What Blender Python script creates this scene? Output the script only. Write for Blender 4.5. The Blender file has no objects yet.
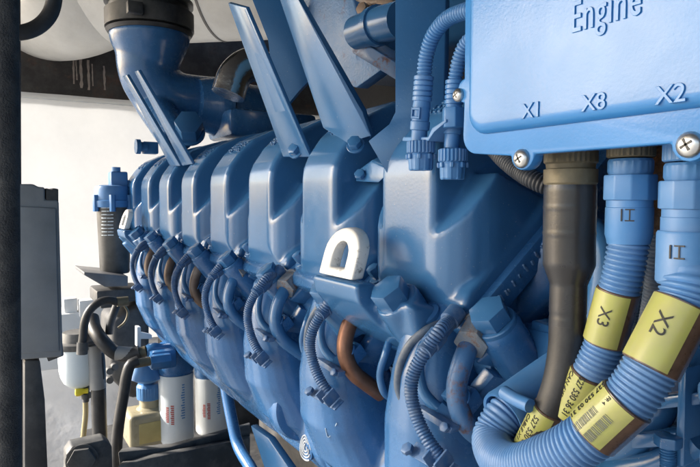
import bpy, bmesh, math, random
from mathutils import Vector, Matrix
random.seed(7)
S = bpy.context.scene
COL = S.collection
V = Vector
R_ = math.radians

# ------------------------------------------------------------------ camera
F0 = 600.0
VX, VY = -20.0, 197.0
PHI = math.atan((233.5-VY)/F0)
TH = math.atan((350-VX)/F0*math.cos(PHI))
FW = V((math.sin(TH)*math.cos(PHI), math.cos(TH)*math.cos(PHI), -math.sin(PHI)))
RT = V((math.cos(TH), -math.sin(TH), 0))
UP = V((math.sin(TH)*math.sin(PHI), math.cos(TH)*math.sin(PHI), math.cos(PHI)))
CAM = V((0, 0, 1.5))
cd = bpy.data.cameras.new('camera')
cd.sensor_width = 36.0
cd.lens = 36.0*F0/700.0
cd.clip_start = 0.02
cd.clip_end = 500
co = bpy.data.objects.new('camera', cd)
COL.objects.link(co)
m = Matrix((RT, UP, -FW)).transposed().to_4x4()
m.translation = CAM
co.matrix_world = m
S.camera = co

def P(px, py, X=None, Y=None, Z=None, D=None):
    """world point seen at a photo pixel, on a plane of the place (X, Y or Z metres)"""
    d = FW + RT*((px-350)/F0) + UP*((233.5-py)/F0)
    if X is not None: t = X/d.x
    elif Y is not None: t = Y/d.y
    elif Z is not None: t = (Z-CAM.z)/d.z
    else: t = D
    return CAM + d*t

# ------------------------------------------------------------------ materials
def mat(name, rgb, rough=.45, metal=0., spec=.5, var=.12, vscale=14., dust=0., dustc=(.42, .40, .36), dscale=9.,
        rust=0., rustc=(.13, .058, .028), rscale=16., bump=.15, bscale=350., coat=0., alpha=1., trans=0.,
        bumpd=.0006, scratch=0.):
    M = bpy.data.materials.new(name)
    M.use_nodes = True
    nt = M.node_tree
    N, L = nt.nodes, nt.links
    b = N['Principled BSDF']
    tc = N.new('ShaderNodeTexCoord'); oi = N.new('ShaderNodeObjectInfo')
    off = N.new('ShaderNodeVectorMath'); off.operation = 'MULTIPLY_ADD'
    L.new(oi.outputs['Random'], off.inputs[0])
    off.inputs[1].default_value = (7.3, 3.1, 5.7)
    L.new(tc.outputs['Object'], off.inputs[2])
    def noise(scale, detail=4, rough_=.55):
        n = N.new('ShaderNodeTexNoise')
        n.inputs['Scale'].default_value = scale
        n.inputs['Detail'].default_value = detail
        n.inputs['Roughness'].default_value = rough_
        L.new(off.outputs[0], n.inputs['Vector'])
        return n.outputs['Fac']
    def ramp(fac, a, c):
        r = N.new('ShaderNodeMapRange')
        r.inputs['From Min'].default_value = a; r.inputs['From Max'].default_value = c
        L.new(fac, r.inputs['Value'])
        return r.outputs['Result']
    def mix(fac, A, B, mul=1.):
        x = N.new('ShaderNodeMix'); x.data_type = 'RGBA'
        if isinstance(fac, float): x.inputs[0].default_value = fac
        else:
            if mul != 1.:
                k = N.new('ShaderNodeMath'); k.operation = 'MULTIPLY'; k.inputs[1].default_value = mul
                L.new(fac, k.inputs[0]); fac = k.outputs[0]
            L.new(fac, x.inputs[0])
        for sock, v in ((x.inputs[6], A), (x.inputs[7], B)):
            if hasattr(v, 'node'): L.new(v, sock)
            else: sock.default_value = (*v, 1)
        return x.outputs[2]
    lo = tuple(max(0, c*(1-var)) for c in rgb); hi = tuple(min(1, c*(1+var)) for c in rgb)
    c = mix(ramp(noise(vscale), .3, .7), lo, hi)
    rsock = None
    r0 = N.new('ShaderNodeMapRange')
    r0.inputs['To Min'].default_value = max(.02, rough-.07); r0.inputs['To Max'].default_value = min(1, rough+.1)
    L.new(noise(vscale*3), r0.inputs['Value'])
    rsock = r0.outputs['Result']
    if dust > 0:
        f = ramp(noise(dscale, 8, .68), .42, .75)
        c = mix(f, c, dustc, dust)
    if scratch > 0:
        f = ramp(noise(260., 2, .7), .70, .74)
        c = mix(f, c, (.55, .55, .52), scratch)
    if rust > 0:
        f = ramp(noise(rscale, 10, .75), .58-.2*rust, .72-.2*rust)
        c2 = mix(ramp(noise(rscale*6), .3, .7), tuple(x*.6 for x in rustc), tuple(x*1.7 for x in rustc))
        c = mix(f, c, c2)
        a = N.new('ShaderNodeMix'); a.data_type = 'FLOAT'
        L.new(f, a.inputs[0]); L.new(rsock, a.inputs[2]); a.inputs[3].default_value = .85
        rsock = a.outputs[0]
    L.new(c, b.inputs['Base Color'])
    L.new(rsock, b.inputs['Roughness'])
    b.inputs['Metallic'].default_value = metal
    b.inputs['Specular IOR Level'].default_value = spec
    b.inputs['Coat Weight'].default_value = coat
    b.inputs['Coat Roughness'].default_value = .12
    b.inputs['Transmission Weight'].default_value = trans
    b.inputs['Alpha'].default_value = alpha
    if bump > 0:
        bp = N.new('ShaderNodeBump')
        bp.inputs['Strength'].default_value = bump
        bp.inputs['Distance'].default_value = bumpd
        L.new(noise(bscale, 3), bp.inputs['Height'])
        L.new(bp.outputs[0], b.inputs['Normal'])
    return M

BLUE = (.036, .136, .308)
M_paint = mat('blue_engine_paint', BLUE, .22, coat=.15, var=.06, dust=.05, dustc=(.22, .28, .36), bump=.25, bscale=260, scratch=.22, spec=.55)
M_cast = mat('blue_painted_casting', (.030, .122, .296), .25, coat=.12, var=.08, dust=.08, dustc=(.22, .27, .34), bump=.28, bscale=300, scratch=.22, spec=.55)
M_flange = mat('blue_rough_flange', (.055, .16, .34), .42, dust=.3, bump=.6, bscale=220, bumpd=.0014, rust=.05, scratch=.4)
M_rustblue = mat('blue_paint_with_rust', (.042, .135, .30), .35, dust=.12, rust=.34, rscale=38, bump=.4)
M_box = mat('light_blue_box_paint', (.038, .205, .51), .22, dust=.03, var=.05, bump=.16, bscale=420, bumpd=.0008, spec=.5)
M_plastic = mat('blue_plastic', (.055, .19, .43), .40, dust=.16, bump=.1, dustc=(.45, .45, .44))
M_conduit = mat('blue_grey_conduit_plastic', (.075, .20, .43), .38, dust=.20, bump=.12, dustc=(.42, .44, .46))
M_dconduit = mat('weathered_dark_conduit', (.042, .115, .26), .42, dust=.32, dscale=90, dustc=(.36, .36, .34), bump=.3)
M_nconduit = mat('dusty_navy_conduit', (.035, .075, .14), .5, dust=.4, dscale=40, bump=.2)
M_bconduit = mat('black_conduit', (.022, .026, .034), .45, dust=.25, dustc=(.3, .32, .34), dscale=40, bump=.2)
M_rubber = mat('black_rubber', (.022, .022, .023), .42, dust=.16, bump=.25, dscale=22, dustc=(.17, .17, .17))
M_boot = mat('grey_black_boot_rubber', (.026, .026, .028), .28, dust=.10, dscale=16, dustc=(.11, .11, .11), bump=.15)
M_collar = mat('dusty_olive_collar_metal', (.115, .10, .065), .5, metal=.3, dust=.35, dscale=30, dustc=(.33, .27, .17), bump=.3)
M_cloth = mat('black_padded_sleeve', (.03, .032, .036), .75, dust=.18, dscale=40, bump=.9, bscale=500, bumpd=.002)
M_cab = mat('dark_grey_cabinet_plastic', (.22, .23, .24), .5, dust=.2, bump=.25, bscale=600)
M_white = mat('white_wall_paint', (.80, .79, .77), .6, var=.03, dust=.25, dscale=2.2, dustc=(.62, .58, .52), bump=.2, bscale=40)
M_sheet = mat('white_backlit_wall', (.80, .785, .75), .6, var=.04, dust=.5, dscale=2.2, dustc=(.55, .53, .50), bump=.2, bscale=40)
_nt = M_sheet.node_tree; _tr = _nt.nodes.new('ShaderNodeBsdfTranslucent'); _mx = _nt.nodes.new('ShaderNodeMixShader')
_tr.inputs[0].default_value = (.43, .43, .425, 1); _mx.inputs[0].default_value = .5  # translucency added so the sun behind makes the wall glow
_b = _nt.nodes['Principled BSDF']; _o = _nt.nodes['Material Output']
_nt.links.new(_b.outputs[0], _mx.inputs[1]); _nt.links.new(_tr.outputs[0], _mx.inputs[2]); _nt.links.new(_mx.outputs[0], _o.inputs[0])
M_eye = mat('white_eye_paint', (.80, .79, .76), .45, var=.04, dust=.25, rust=.10, rustc=(.03, .028, .025), rscale=60, bump=.2)
M_brownwall = mat('dark_rusted_steel', (.020, .016, .014), .7, rust=.22, rustc=(.06, .032, .022), rscale=5, dust=.10, bump=.4, bscale=80)
M_streak = mat('pale_lime_streak', (.30, .25, .21), .7, dust=.5, dscale=30, dustc=(.15, .08, .06))
M_silver = mat('aluminium_cladding', (.74, .72, .67), .45, metal=.15, var=.05, vscale=6, dust=.30, dscale=7, dustc=(.42, .38, .33), bump=.35, bscale=30, bumpd=.002)
M_seam = mat('cladding_seam', (.16, .15, .14), .5, metal=.5)
M_chrome = mat('bright_foil', (.75, .75, .74), .18, metal=1., bump=.5, bscale=60, bumpd=.003)
M_dark = mat('dark_steel', (.030, .031, .034), .5, dust=.2, bump=.3)
M_rail = mat('grey_black_frame_paint', (.05, .052, .055), .55, dust=.35, bump=.3)
M_copper = mat('brown_copper_pipe', (.20, .092, .055), .38, metal=.55, var=.3, vscale=40, dust=.25, dustc=(.3, .2, .13), bump=.3)
M_brown = mat('brown_dirty_pipe', (.11, .07, .05), .5, metal=.2, var=.3, dust=.4, bump=.3)
M_steel = mat('zinc_steel', (.56, .56, .55), .30, metal=.95, var=.1, bump=.15, dust=.1)
M_tab = mat('grey_steel_dirty', (.17, .21, .26), .42, metal=.4, dust=.35, dustc=(.2, .13, .08), dscale=60)
M_yellow = mat('yellow_label_vinyl', (.37, .385, .10), .36, var=.10, vscale=30, dust=.5, dscale=70, dustc=(.36, .31, .17), bump=.12, coat=.35)
M_amber = mat('brown_clear_holder', (.095, .058, .042), .28, var=.35, vscale=60, dust=.22, dscale=50, dustc=(.3, .18, .11), coat=.5)
M_ink = mat('black_print', (.018, .018, .016), .5, bump=0)
M_greyprint = mat('grey_barcode_print', (.16, .17, .13), .5, bump=0)
M_filter = mat('white_filter_can', (.62, .66, .68), .33, var=.04, dust=.18, dustc=(.42, .42, .4))
M_can = mat('charcoal_filter_can', (.055, .053, .05), .42, dust=.2, bump=.15)
M_tray = mat('grey_tray', (.12, .12, .125), .45, dust=.25)
M_chalk = mat('pale_blue_chalk', (.34, .44, .55), .8, bump=0)
M_tabw = mat('worn_silver_ridge', (.42, .44, .46), .45, var=.2, vscale=90, dust=.4, dscale=90, dustc=(.1, .18, .3))
M_red = mat('red_print', (.40, .07, .055), .5, bump=0, var=.3, vscale=200)
M_wprint = mat('white_print', (.62, .68, .72), .5, bump=0)
M_bprint = mat('blue_print', (.10, .25, .48), .5, bump=0)
M_bowl = mat('milky_bowl_plastic', (.70, .77, .79), .3, var=.03, dust=.08)
M_valve = mat('yellow_valve', (.68, .55, .03), .35)
M_tan = mat('tan_drain_hose', (.42, .33, .16), .35, dust=.2)
M_bottle = mat('amber_clear_bottle', (.33, .29, .19), .28, var=.15, dust=.25, dustc=(.36, .34, .3))
M_fluid = mat('yellow_fluid_panel', (.46, .37, .15), .4, var=.15)
M_greyhose = mat('grey_hose_sleeve', (.24, .24, .235), .5, dust=.25)
M_floor = mat('dusty_concrete', (.25, .245, .235), .6, var=.15, vscale=3, dust=.4, dscale=5, dustc=(.34, .33, .31), bump=.4, bscale=60)
M_film = mat('grey_plastic_sheet', (.80, .80, .80), .4, var=.06, vscale=5, dust=.4, dscale=6, dustc=(.68, .67, .65), bump=.25, bscale=9, bumpd=.02)
M_darkpanel = mat('dark_matte_panel', (.022, .021, .021), .7)
M_rustnut = mat('weathered_rusty_nut', (.12, .15, .19), .6, var=.3, vscale=60, dust=.5, dscale=90, rust=.38, rscale=90, rustc=(.12, .055, .03), bump=.6)
M_gasket = mat('braided_rusty_lagging', (.24, .15, .085), .8, var=.4, vscale=120, rust=.5, rustc=(.32, .13, .04), bump=1., bscale=260, bumpd=.003)

# ------------------------------------------------------------------ mesh helpers
def link(name, me, parent=None, loc=None):
    o = bpy.data.objects.new(name, me)
    COL.objects.link(o)
    if loc is not None: o.location = loc
    if parent is not None:
        o.parent = parent
        pl = V((0, 0, 0)); q = parent
        while q is not None:
            pl += q.location; q = q.parent
        o.location = (V(loc) if loc is not None else V((0, 0, 0))) - pl
    return o

def fin(name, bm, M, parent=None, smooth=True, ang=38, label=None):
    bmesh.ops.recalc_face_normals(bm, faces=bm.faces)
    me = bpy.data.meshes.new(name)
    bm.to_mesh(me); bm.free()
    for k in (M if isinstance(M, (list, tuple)) else [M]): me.materials.append(k)
    if smooth:
        me.shade_smooth()
        me.set_sharp_from_angle(angle=R_(ang))
    if parent is None:
        # origin at the bottom centre of the thing
        xs = [v.co.x for v in me.vertices]; ys = [v.co.y for v in me.vertices]; zs = [v.co.z for v in me.vertices]
        c = V(((min(xs)+max(xs))/2, (min(ys)+max(ys))/2, min(zs)))
        me.transform(Matrix.Translation(-c))
        o = link(name, me, None, c)
    else:
        o = link(name, me, parent)
    if label: o['label'] = label
    return o

def thing(name, label, cat, loc, group=None):
    o = bpy.data.objects.new(name, None)
    COL.objects.link(o)
    o.empty_display_size = .05
    o.location = loc
    o['label'] = label; o['category'] = cat
    if group: o['group'] = group
    return o

def tag(o, label, cat, group=None):
    o['label'] = label; o['category'] = cat
    if group: o['group'] = group
    return o

def struct(o):
    o['kind'] = 'structure'
    return o

def frame(n, hint=V((0, 0, 1))):
    n = n.normalized()
    if abs(n.dot(hint)) > .95: hint = V((0, 1, 0))
    a = hint.cross(n).normalized()
    return a, n.cross(a).normalized(), n

def spline(pts, step):
    pts = [V(p) for p in pts]
    if len(pts) == 2: dense = [pts[0].lerp(pts[1], i/40) for i in range(41)]
    else:
        dense = []
        q = [2*pts[0]-pts[1]]+pts+[2*pts[-1]-pts[-2]]
        for i in range(1, len(q)-2):
            a, b, c, d = q[i-1:i+3]
            # centripetal catmull-rom
            def tj(t, u, w): return t+max(1e-6, (w-u).length)**.5
            t0 = 0; t1 = tj(t0, a, b); t2 = tj(t1, b, c); t3 = tj(t2, c, d)
            for k in range(32):
                t = t1+(t2-t1)*k/32
                A1 = a*((t1-t)/(t1-t0))+b*((t-t0)/(t1-t0)); A2 = b*((t2-t)/(t2-t1))+c*((t-t1)/(t2-t1))
                A3 = c*((t3-t)/(t3-t2))+d*((t-t2)/(t3-t2))
                B1 = A1*((t2-t)/(t2-t0))+A2*((t-t0)/(t2-t0)); B2 = A2*((t3-t)/(t3-t1))+A3*((t-t1)/(t3-t1))
                dense.append(B1*((t2-t)/(t2-t1))+B2*((t-t1)/(t2-t1)))
        dense.append(pts[-1])
    Ls = [0]
    for i in range(1, len(dense)): Ls.append(Ls[-1]+(dense[i]-dense[i-1]).length)
    T = Ls[-1]; n = max(2, int(round(T/step)))
    out = []; j = 0
    for i in range(n+1):
        s = T*i/n
        while j < len(Ls)-2 and Ls[j+1] < s: j += 1
        u = (s-Ls[j])/max(1e-9, Ls[j+1]-Ls[j])
        out.append(dense[j].lerp(dense[j+1], min(1, max(0, u))))
    return out, T

def add_sweep(bm, pts, rad, seg=20, cap=True, flat=None):
    """tube through pts; rad(i, n) radius; flat = (normal axis vector, ratio) squashes the section"""
    n = len(pts)
    tans = []
    for i in range(n):
        a = pts[max(0, i-1)]; b = pts[min(n-1, i+1)]
        tans.append((b-a).normalized())
    x, y, _ = frame(tans[0])
    rings = []
    for i in range(n):
        t = tans[i]
        x = (x-t*x.dot(t)).normalized(); y = t.cross(x)
        r = rad(i, n-1) if callable(rad) else rad
        ring = []
        for k in range(seg):
            a = 2*math.pi*k/seg
            o = x*math.cos(a)*r+y*math.sin(a)*r
            if flat is not None:
                ax, q = flat
                o = o - ax*(o.dot(ax)*(1-q))
            ring.append(bm.verts.new(pts[i]+o))
        rings.append(ring)
    for i in range(n-1):
        for k in range(seg):
            bm.faces.new((rings[i][k], rings[i][(k+1) % seg], rings[i+1][(k+1) % seg], rings[i+1][k]))
    if cap:
        bm.faces.new(rings[0][::-1]); bm.faces.new(rings[-1])
    return rings

def add_tube(bm, pts, r, seg=18, step=None, cap=True):
    p, _ = spline(pts, step or max(.004, r*.5))
    add_sweep(bm, p, r, seg, cap)

def add_corr(bm, pts, r, pitch=.0042, depth=.0013, seg=28, cap=True):
    p, T = spline(pts, pitch/6)
    n = len(p)-1
    k = round(T/pitch)
    def rr(i, n_):
        u = (i/n_*k) % 1.
        w = .5-.5*math.cos(2*math.pi*u)
        return r-depth*(1-min(1., w*1.5))
    add_sweep(bm, p, rr, seg, cap)

def add_lathe(bm, base, axis, prof, seg=32, hint=V((0, 0, 1)), rib=None):
    """prof: list of (height, radius) along axis; rib=(h0,h1,count,depth): knurled band"""
    x, y, n = frame(V(axis), hint)
    rings = []
    for h, r in prof:
        ring = []
        for k in range(seg):
            a = 2*math.pi*k/seg
            rr = r
            if rib and rib[0] <= h <= rib[1]:
                rr = r-(rib[3] if (k*rib[2]//seg*0+int(k*2*rib[2]/seg)) % 2 else 0)
            ring.append(bm.verts.new(V(base)+n*h+x*math.cos(a)*rr+y*math.sin(a)*rr))
        rings.append(ring)
    for i in range(len(rings)-1):
        for k in range(seg):
            bm.faces.new((rings[i][k], rings[i][(k+1) % seg], rings[i+1][(k+1) % seg], rings[i+1][k]))
    bm.faces.new(rings[0][::-1]); bm.faces.new(rings[-1])

def bev(bm, geom_faces, w, seg=2, ang=25):
    es = set()
    for f in geom_faces:
        for e in f.edges: es.add(e)
    es = [e for e in es if len(e.link_faces) == 2 and e.calc_face_angle(0) > R_(ang)]
    bmesh.ops.bevel(bm, geom=es, offset=w, segments=seg, profile=.5, affect='EDGES', clamp_overlap=True)

def add_prism(bm, pts, ext, bw=0., seg=2):
    """closed polygon of 3D points swept by vector ext, edges bevelled"""
    ext = V(ext)
    t = bmesh.new()
    a = [t.verts.new(V(p)) for p in pts]; b = [t.verts.new(V(p)+ext) for p in pts]
    n = len(a)
    t.faces.new(a[::-1]); t.faces.new(b)
    for i in range(n): t.faces.new((a[i], a[(i+1) % n], b[(i+1) % n], b[i]))
    bmesh.ops.recalc_face_normals(t, faces=t.faces)
    if bw > 0: bev(t, list(t.faces), bw, seg)
    merge(bm, t)

def merge(bm, t):
    me = bpy.data.meshes.new('tmp'); t.to_mesh(me); t.free(); bm.from_mesh(me); bpy.data.meshes.remove(me)

def add_box(bm, c, size, ax=None, bw=.003, seg=2):
    """ax: optional (x,y,z) unit vectors"""
    x, y, z = ax or (V((1, 0, 0)), V((0, 1, 0)), V((0, 0, 1)))
    c = V(c); sx, sy, sz = (s/2 for s in size)
    pts = [c-x*sx-y*sy-z*sz, c+x*sx-y*sy-z*sz, c+x*sx+y*sy-z*sz, c-x*sx+y*sy-z*sz]
    add_prism(bm, pts, z*2*sz, bw, seg)

def add_hex(bm, base, axis, r, h, washer=None, rot=0., bw=.0012):
    x, y, n = frame(V(axis))
    base = V(base)
    if washer:
        add_lathe(bm, base, n, [(0, washer[0]), (washer[1]*.8, washer[0]), (washer[1], washer[0]*.96)], 32)
        base = base+n*washer[1]
    pts = [base+x*math.cos(rot+k*math.pi/3)*r+y*math.sin(rot+k*math.pi/3)*r for k in range(6)]
    add_prism(bm, pts, n*h, bw, 2)

def remeshed(bm, vox, it=6, fac=.5):
    """melt overlapping lumps into one cast surface"""
    bmesh.ops.recalc_face_normals(bm, faces=bm.faces)
    me = bpy.data.meshes.new('tmp'); bm.to_mesh(me); bm.free()
    o = bpy.data.objects.new('tmp', me); COL.objects.link(o)
    a = o.modifiers.new('r', 'REMESH'); a.mode = 'VOXEL'; a.voxel_size = vox
    if it:
        s = o.modifiers.new('s', 'SMOOTH'); s.iterations = it; s.factor = fac
    dg = bpy.context.evaluated_depsgraph_get()
    me2 = bpy.data.meshes.new_from_object(o.evaluated_get(dg))
    bpy.data.objects.remove(o); bpy.data.meshes.remove(me)
    r = bmesh.new(); r.from_mesh(me2); bpy.data.meshes.remove(me2)
    return r

def text_bm(s, size, ext=.0004, bevel=0., align='CENTER', spacing=1., shear=0.):
    cu = bpy.data.curves.new('t', 'FONT'); cu.body = s; cu.size = size; cu.extrude = ext
    cu.bevel_depth = bevel; cu.bevel_resolution = 1
    cu.align_x = align; cu.align_y = 'CENTER'; cu.space_character = spacing; cu.shear = shear
    cu.resolution_u = 4
    o = bpy.data.objects.new('t', cu); COL.objects.link(o)
    dg = bpy.context.evaluated_depsgraph_get()
    me = bpy.data.meshes.new_from_object(o.evaluated_get(dg))
    bpy.data.objects.remove(o)
    b = bmesh.new(); b.from_mesh(me); bpy.data.meshes.remove(me)
    return b

def place_bm(bm, o, x, y, z):
    M = Matrix((x, y, z)).transposed().to_4x4(); M.translation = o
    bmesh.ops.transform(bm, matrix=M, verts=bm.verts)
    return bm

def wrap_bm(bm, o, ax, side, r):
    """lay flat text (x along ax, y around, z out) on a cylinder of radius r centred on o; side = direction the print faces"""
    ax = ax.normalized(); side = (side-ax*side.dot(ax)).normalized()
    tang = side.cross(ax)      # text up direction at the middle of the print
    for v in bm.verts:
        x, y, z = v.co
        a = y/r
        v.co = o+ax*x+(side*math.cos(a)+tang*math.sin(a))*(r+z)
    return bm

def add_hull(bm, pts, bw=0., seg=2):
    t = bmesh.new()
    for p in pts: t.verts.new(V(p))
    r = bmesh.ops.convex_hull(t, input=list(t.verts))
    bad = [g for g in r['geom_interior'] if isinstance(g, bmesh.types.BMVert)]
    if bad: bmesh.ops.delete(t, geom=bad, context='VERTS')
    bmesh.ops.dissolve_limit(t, angle_limit=R_(3), verts=t.verts, edges=t.edges)
    bmesh.ops.recalc_face_normals(t, faces=t.faces)
    if bw > 0: bev(t, list(t.faces), bw, seg, 15)
    merge(bm, t)
def join(*bms):
    r = bmesh.new()
    for b in bms: merge(r, b)
    return r
def NB(): return bmesh.new()
# ================================================================== ENGINE
EB = V((.85, 1.45, .35))
ENG = thing('diesel_engine', 'large blue painted diesel engine with a row of rounded cylinder head covers', 'engine', EB)
PITCH = .24
AX = V((-.63, 0, .777)).normalized()      # cylinder axis, leaning out towards the camera
FL = V((.777, 0, .63)).normalized()       # up-inboard direction of the head joint

def rows(name, me_obj, ks, kids=()):
    """copy part me_obj (built for the nearest cylinder) along the engine"""
    out = [me_obj]
    for k in ks:
        c = me_obj.copy(); COL.objects.link(c); c.parent = me_obj.parent
        c.location = me_obj.location+V((0, PITCH*k, 0))
        for g in me_obj.children:
            d = g.copy(); COL.objects.link(d); d.parent = c; d.location = g.location
        out.append(c)
    return out

# --- cylinder head cover (nearest one; the others are copies)
def xz(pts, y): return [V((a, y, b)) for a, b in pts]
bm = NB()
body = [(.466, 1.412), (.466, 1.530), (.4685, 1.549), (.477, 1.568), (.500, 1.600), (.535, 1.632), (.585, 1.655), (.64, 1.672), (.76, 1.69), (.79, 1.66), (.79, 1.56), (.60, 1.44), (.52, 1.385), (.490, 1.378), (.473, 1.392)]
add_prism(bm, xz(body, .565), (0, .115, 0), .013, 4)
hp_ = []
for s in (-1, 1):
    yc_ = .6225
    for i in range(7):
        a_ = math.pi/2*i/6
        x = .4664+.062*(1-math.cos(a_)); hw_ = .046+.057*math.sin(a_)
        zb = 1.392-.022*math.sin(math.pi*min(1, i/5.))+(x-.466)*.35
        zt = 1.452+(x-.466)*1.25
        hp_ += [(x+.010*(1-i/6), yc_+s*hw_, zb-.010), (x, yc_+s*hw_, zb+.012), (x, yc_+s*hw_, zt)]
    for x, z, hw_ in ((.580, 1.434, .101), (.505, 1.370, .095), (.65, 1.49, .09)):
        hp_.append((x, yc_+s*hw_, z))
add_hull(bm, hp_, 0)
skirt = [(.490, 1.372), (.482, 1.395), (.484, 1.462), (.500, 1.508), (.516, 1.500), (.578, 1.434), (.496, 1.362)]
mid = [(.515, 1.50), (.54, 1.535), (.60, 1.56), (.72, 1.58), (.72, 1.50), (.57, 1.43), (.5, 1.4)]
add_prism(bm, xz(mid, .550), (0, .145, 0), .012, 3)
low = [(.489, 1.356), (.474, 1.372), (.482, 1.388), (.60, 1.480), (.70, 1.56), (.72, 1.54)]
add_prism(bm, xz(low, .518), (0, .208, 0), .004, 2)
bm = remeshed(bm, .0028, 13, .5)
cover = fin('cylinder_head_cover', bm, M_paint, ENG, ang=80)
bm = NB()
u_ = V((.60, 0, .80)).normalized()
rn = random.Random(4)
for i in range(4):
    for j in range(9):
        c_ = V((.5015, .580+.0095*j, 1.603))+V((.035, 0, .030)).normalized()*(.004+.010*i)
        if rn.random() < .75: add_box(bm, c_, (rn.uniform(.004, .008), rn.uniform(.003, .007), .0036), (V((.76, 0, .65)), V((0, 1, 0)), V((-.65, 0, .76))), .0006, 1)
fin('cast_lettering', bm, M_paint, cover)
covers = rows('cylinder_head_cover', cover, range(1, 8))

# --- cylinder head below each cover: embossed flange and body
bm = NB()
fp = [V((.470, .506, 1.346)), V((.474, .506, 1.360)), V((.73, .506, 1.566)), V((.75, .506, 1.540)), V((.49, .506, 1.330))]
add_prism(bm, fp, (0, .228, 0), .003, 2)
hp = [V((.50, .53, 1.338)), V((.75, .53, 1.54)), V((.84, .53, 1.40)), V((.60, .53, 1.20))]
add_prism(bm, hp, (0, .18, 0), .01, 2)
head = fin('cylinder_head', bm, M_cast, ENG)
rows('cylinder_head', head, range(1, 8))
# raised casting letters along the nearest head's flange
bm = NB()
for i in range(11):
    t = .030+i*.0125+random.uniform(-.001, .001)
    c = V((.478, .5045, 1.347))+FL*t
    for j in range(2):
        add_box(bm, c+FL*random.uniform(-.003, .003)+AX*random.uniform(-.004, .004)*1, (.0026, .003, random.uniform(.004, .009)), (FL, V((0, 1, 0)), AX), .0006, 1)
fin('casting_lettering', bm, M_flange, head)

# --- head bolts with their bosses (nearest positions differ, the far ones repeat)
def head_bolt(p, L, r=.0225, boss=.027, sz=1.):
    b = NB()
    base = p-AX*.030*sz
    add_hex(b, base, AX, r*1.0, .020*sz, (r*1.12, .006), R_(18))
    o = fin('head_bolt', b, M_paint, ENG, ang=30)
    b = NB()
    add_lathe(b, base-AX*L, AX, [(0, boss*1.04), (L*.55, boss*1.02), (L*.9, boss), (L-.004, boss), (L, boss*.94)], 36)
    fin('bolt_boss', b, M_cast, o, ang=40)
    return o
b0 = head_bolt(P(484, 306, X=.468), .11)
for (px, py, X) in [(263, 267, .436), (223, 254, .436), (192, 246, .436), (167, 239, .436), (148, 233, .436), (134, 228, .44)]:
    head_bolt(P(px, py, X=X)-AX*.0, .10, .0205, .025)
# clamp bolts below the covers (small dark square heads)
for k in range(1, 8):
    b = NB()
    p = V((.472, .622+PITCH*k-.155, 1.400))
    add_hex(b, p-AX*.02, AX, .010, .018, (.014, .003))
    add_lathe(b, p-AX*.06, AX, [(0, .017), (.04, .017)], 20)
    fin('clamp_bolt', b, M_paint, ENG, ang=30)

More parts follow.
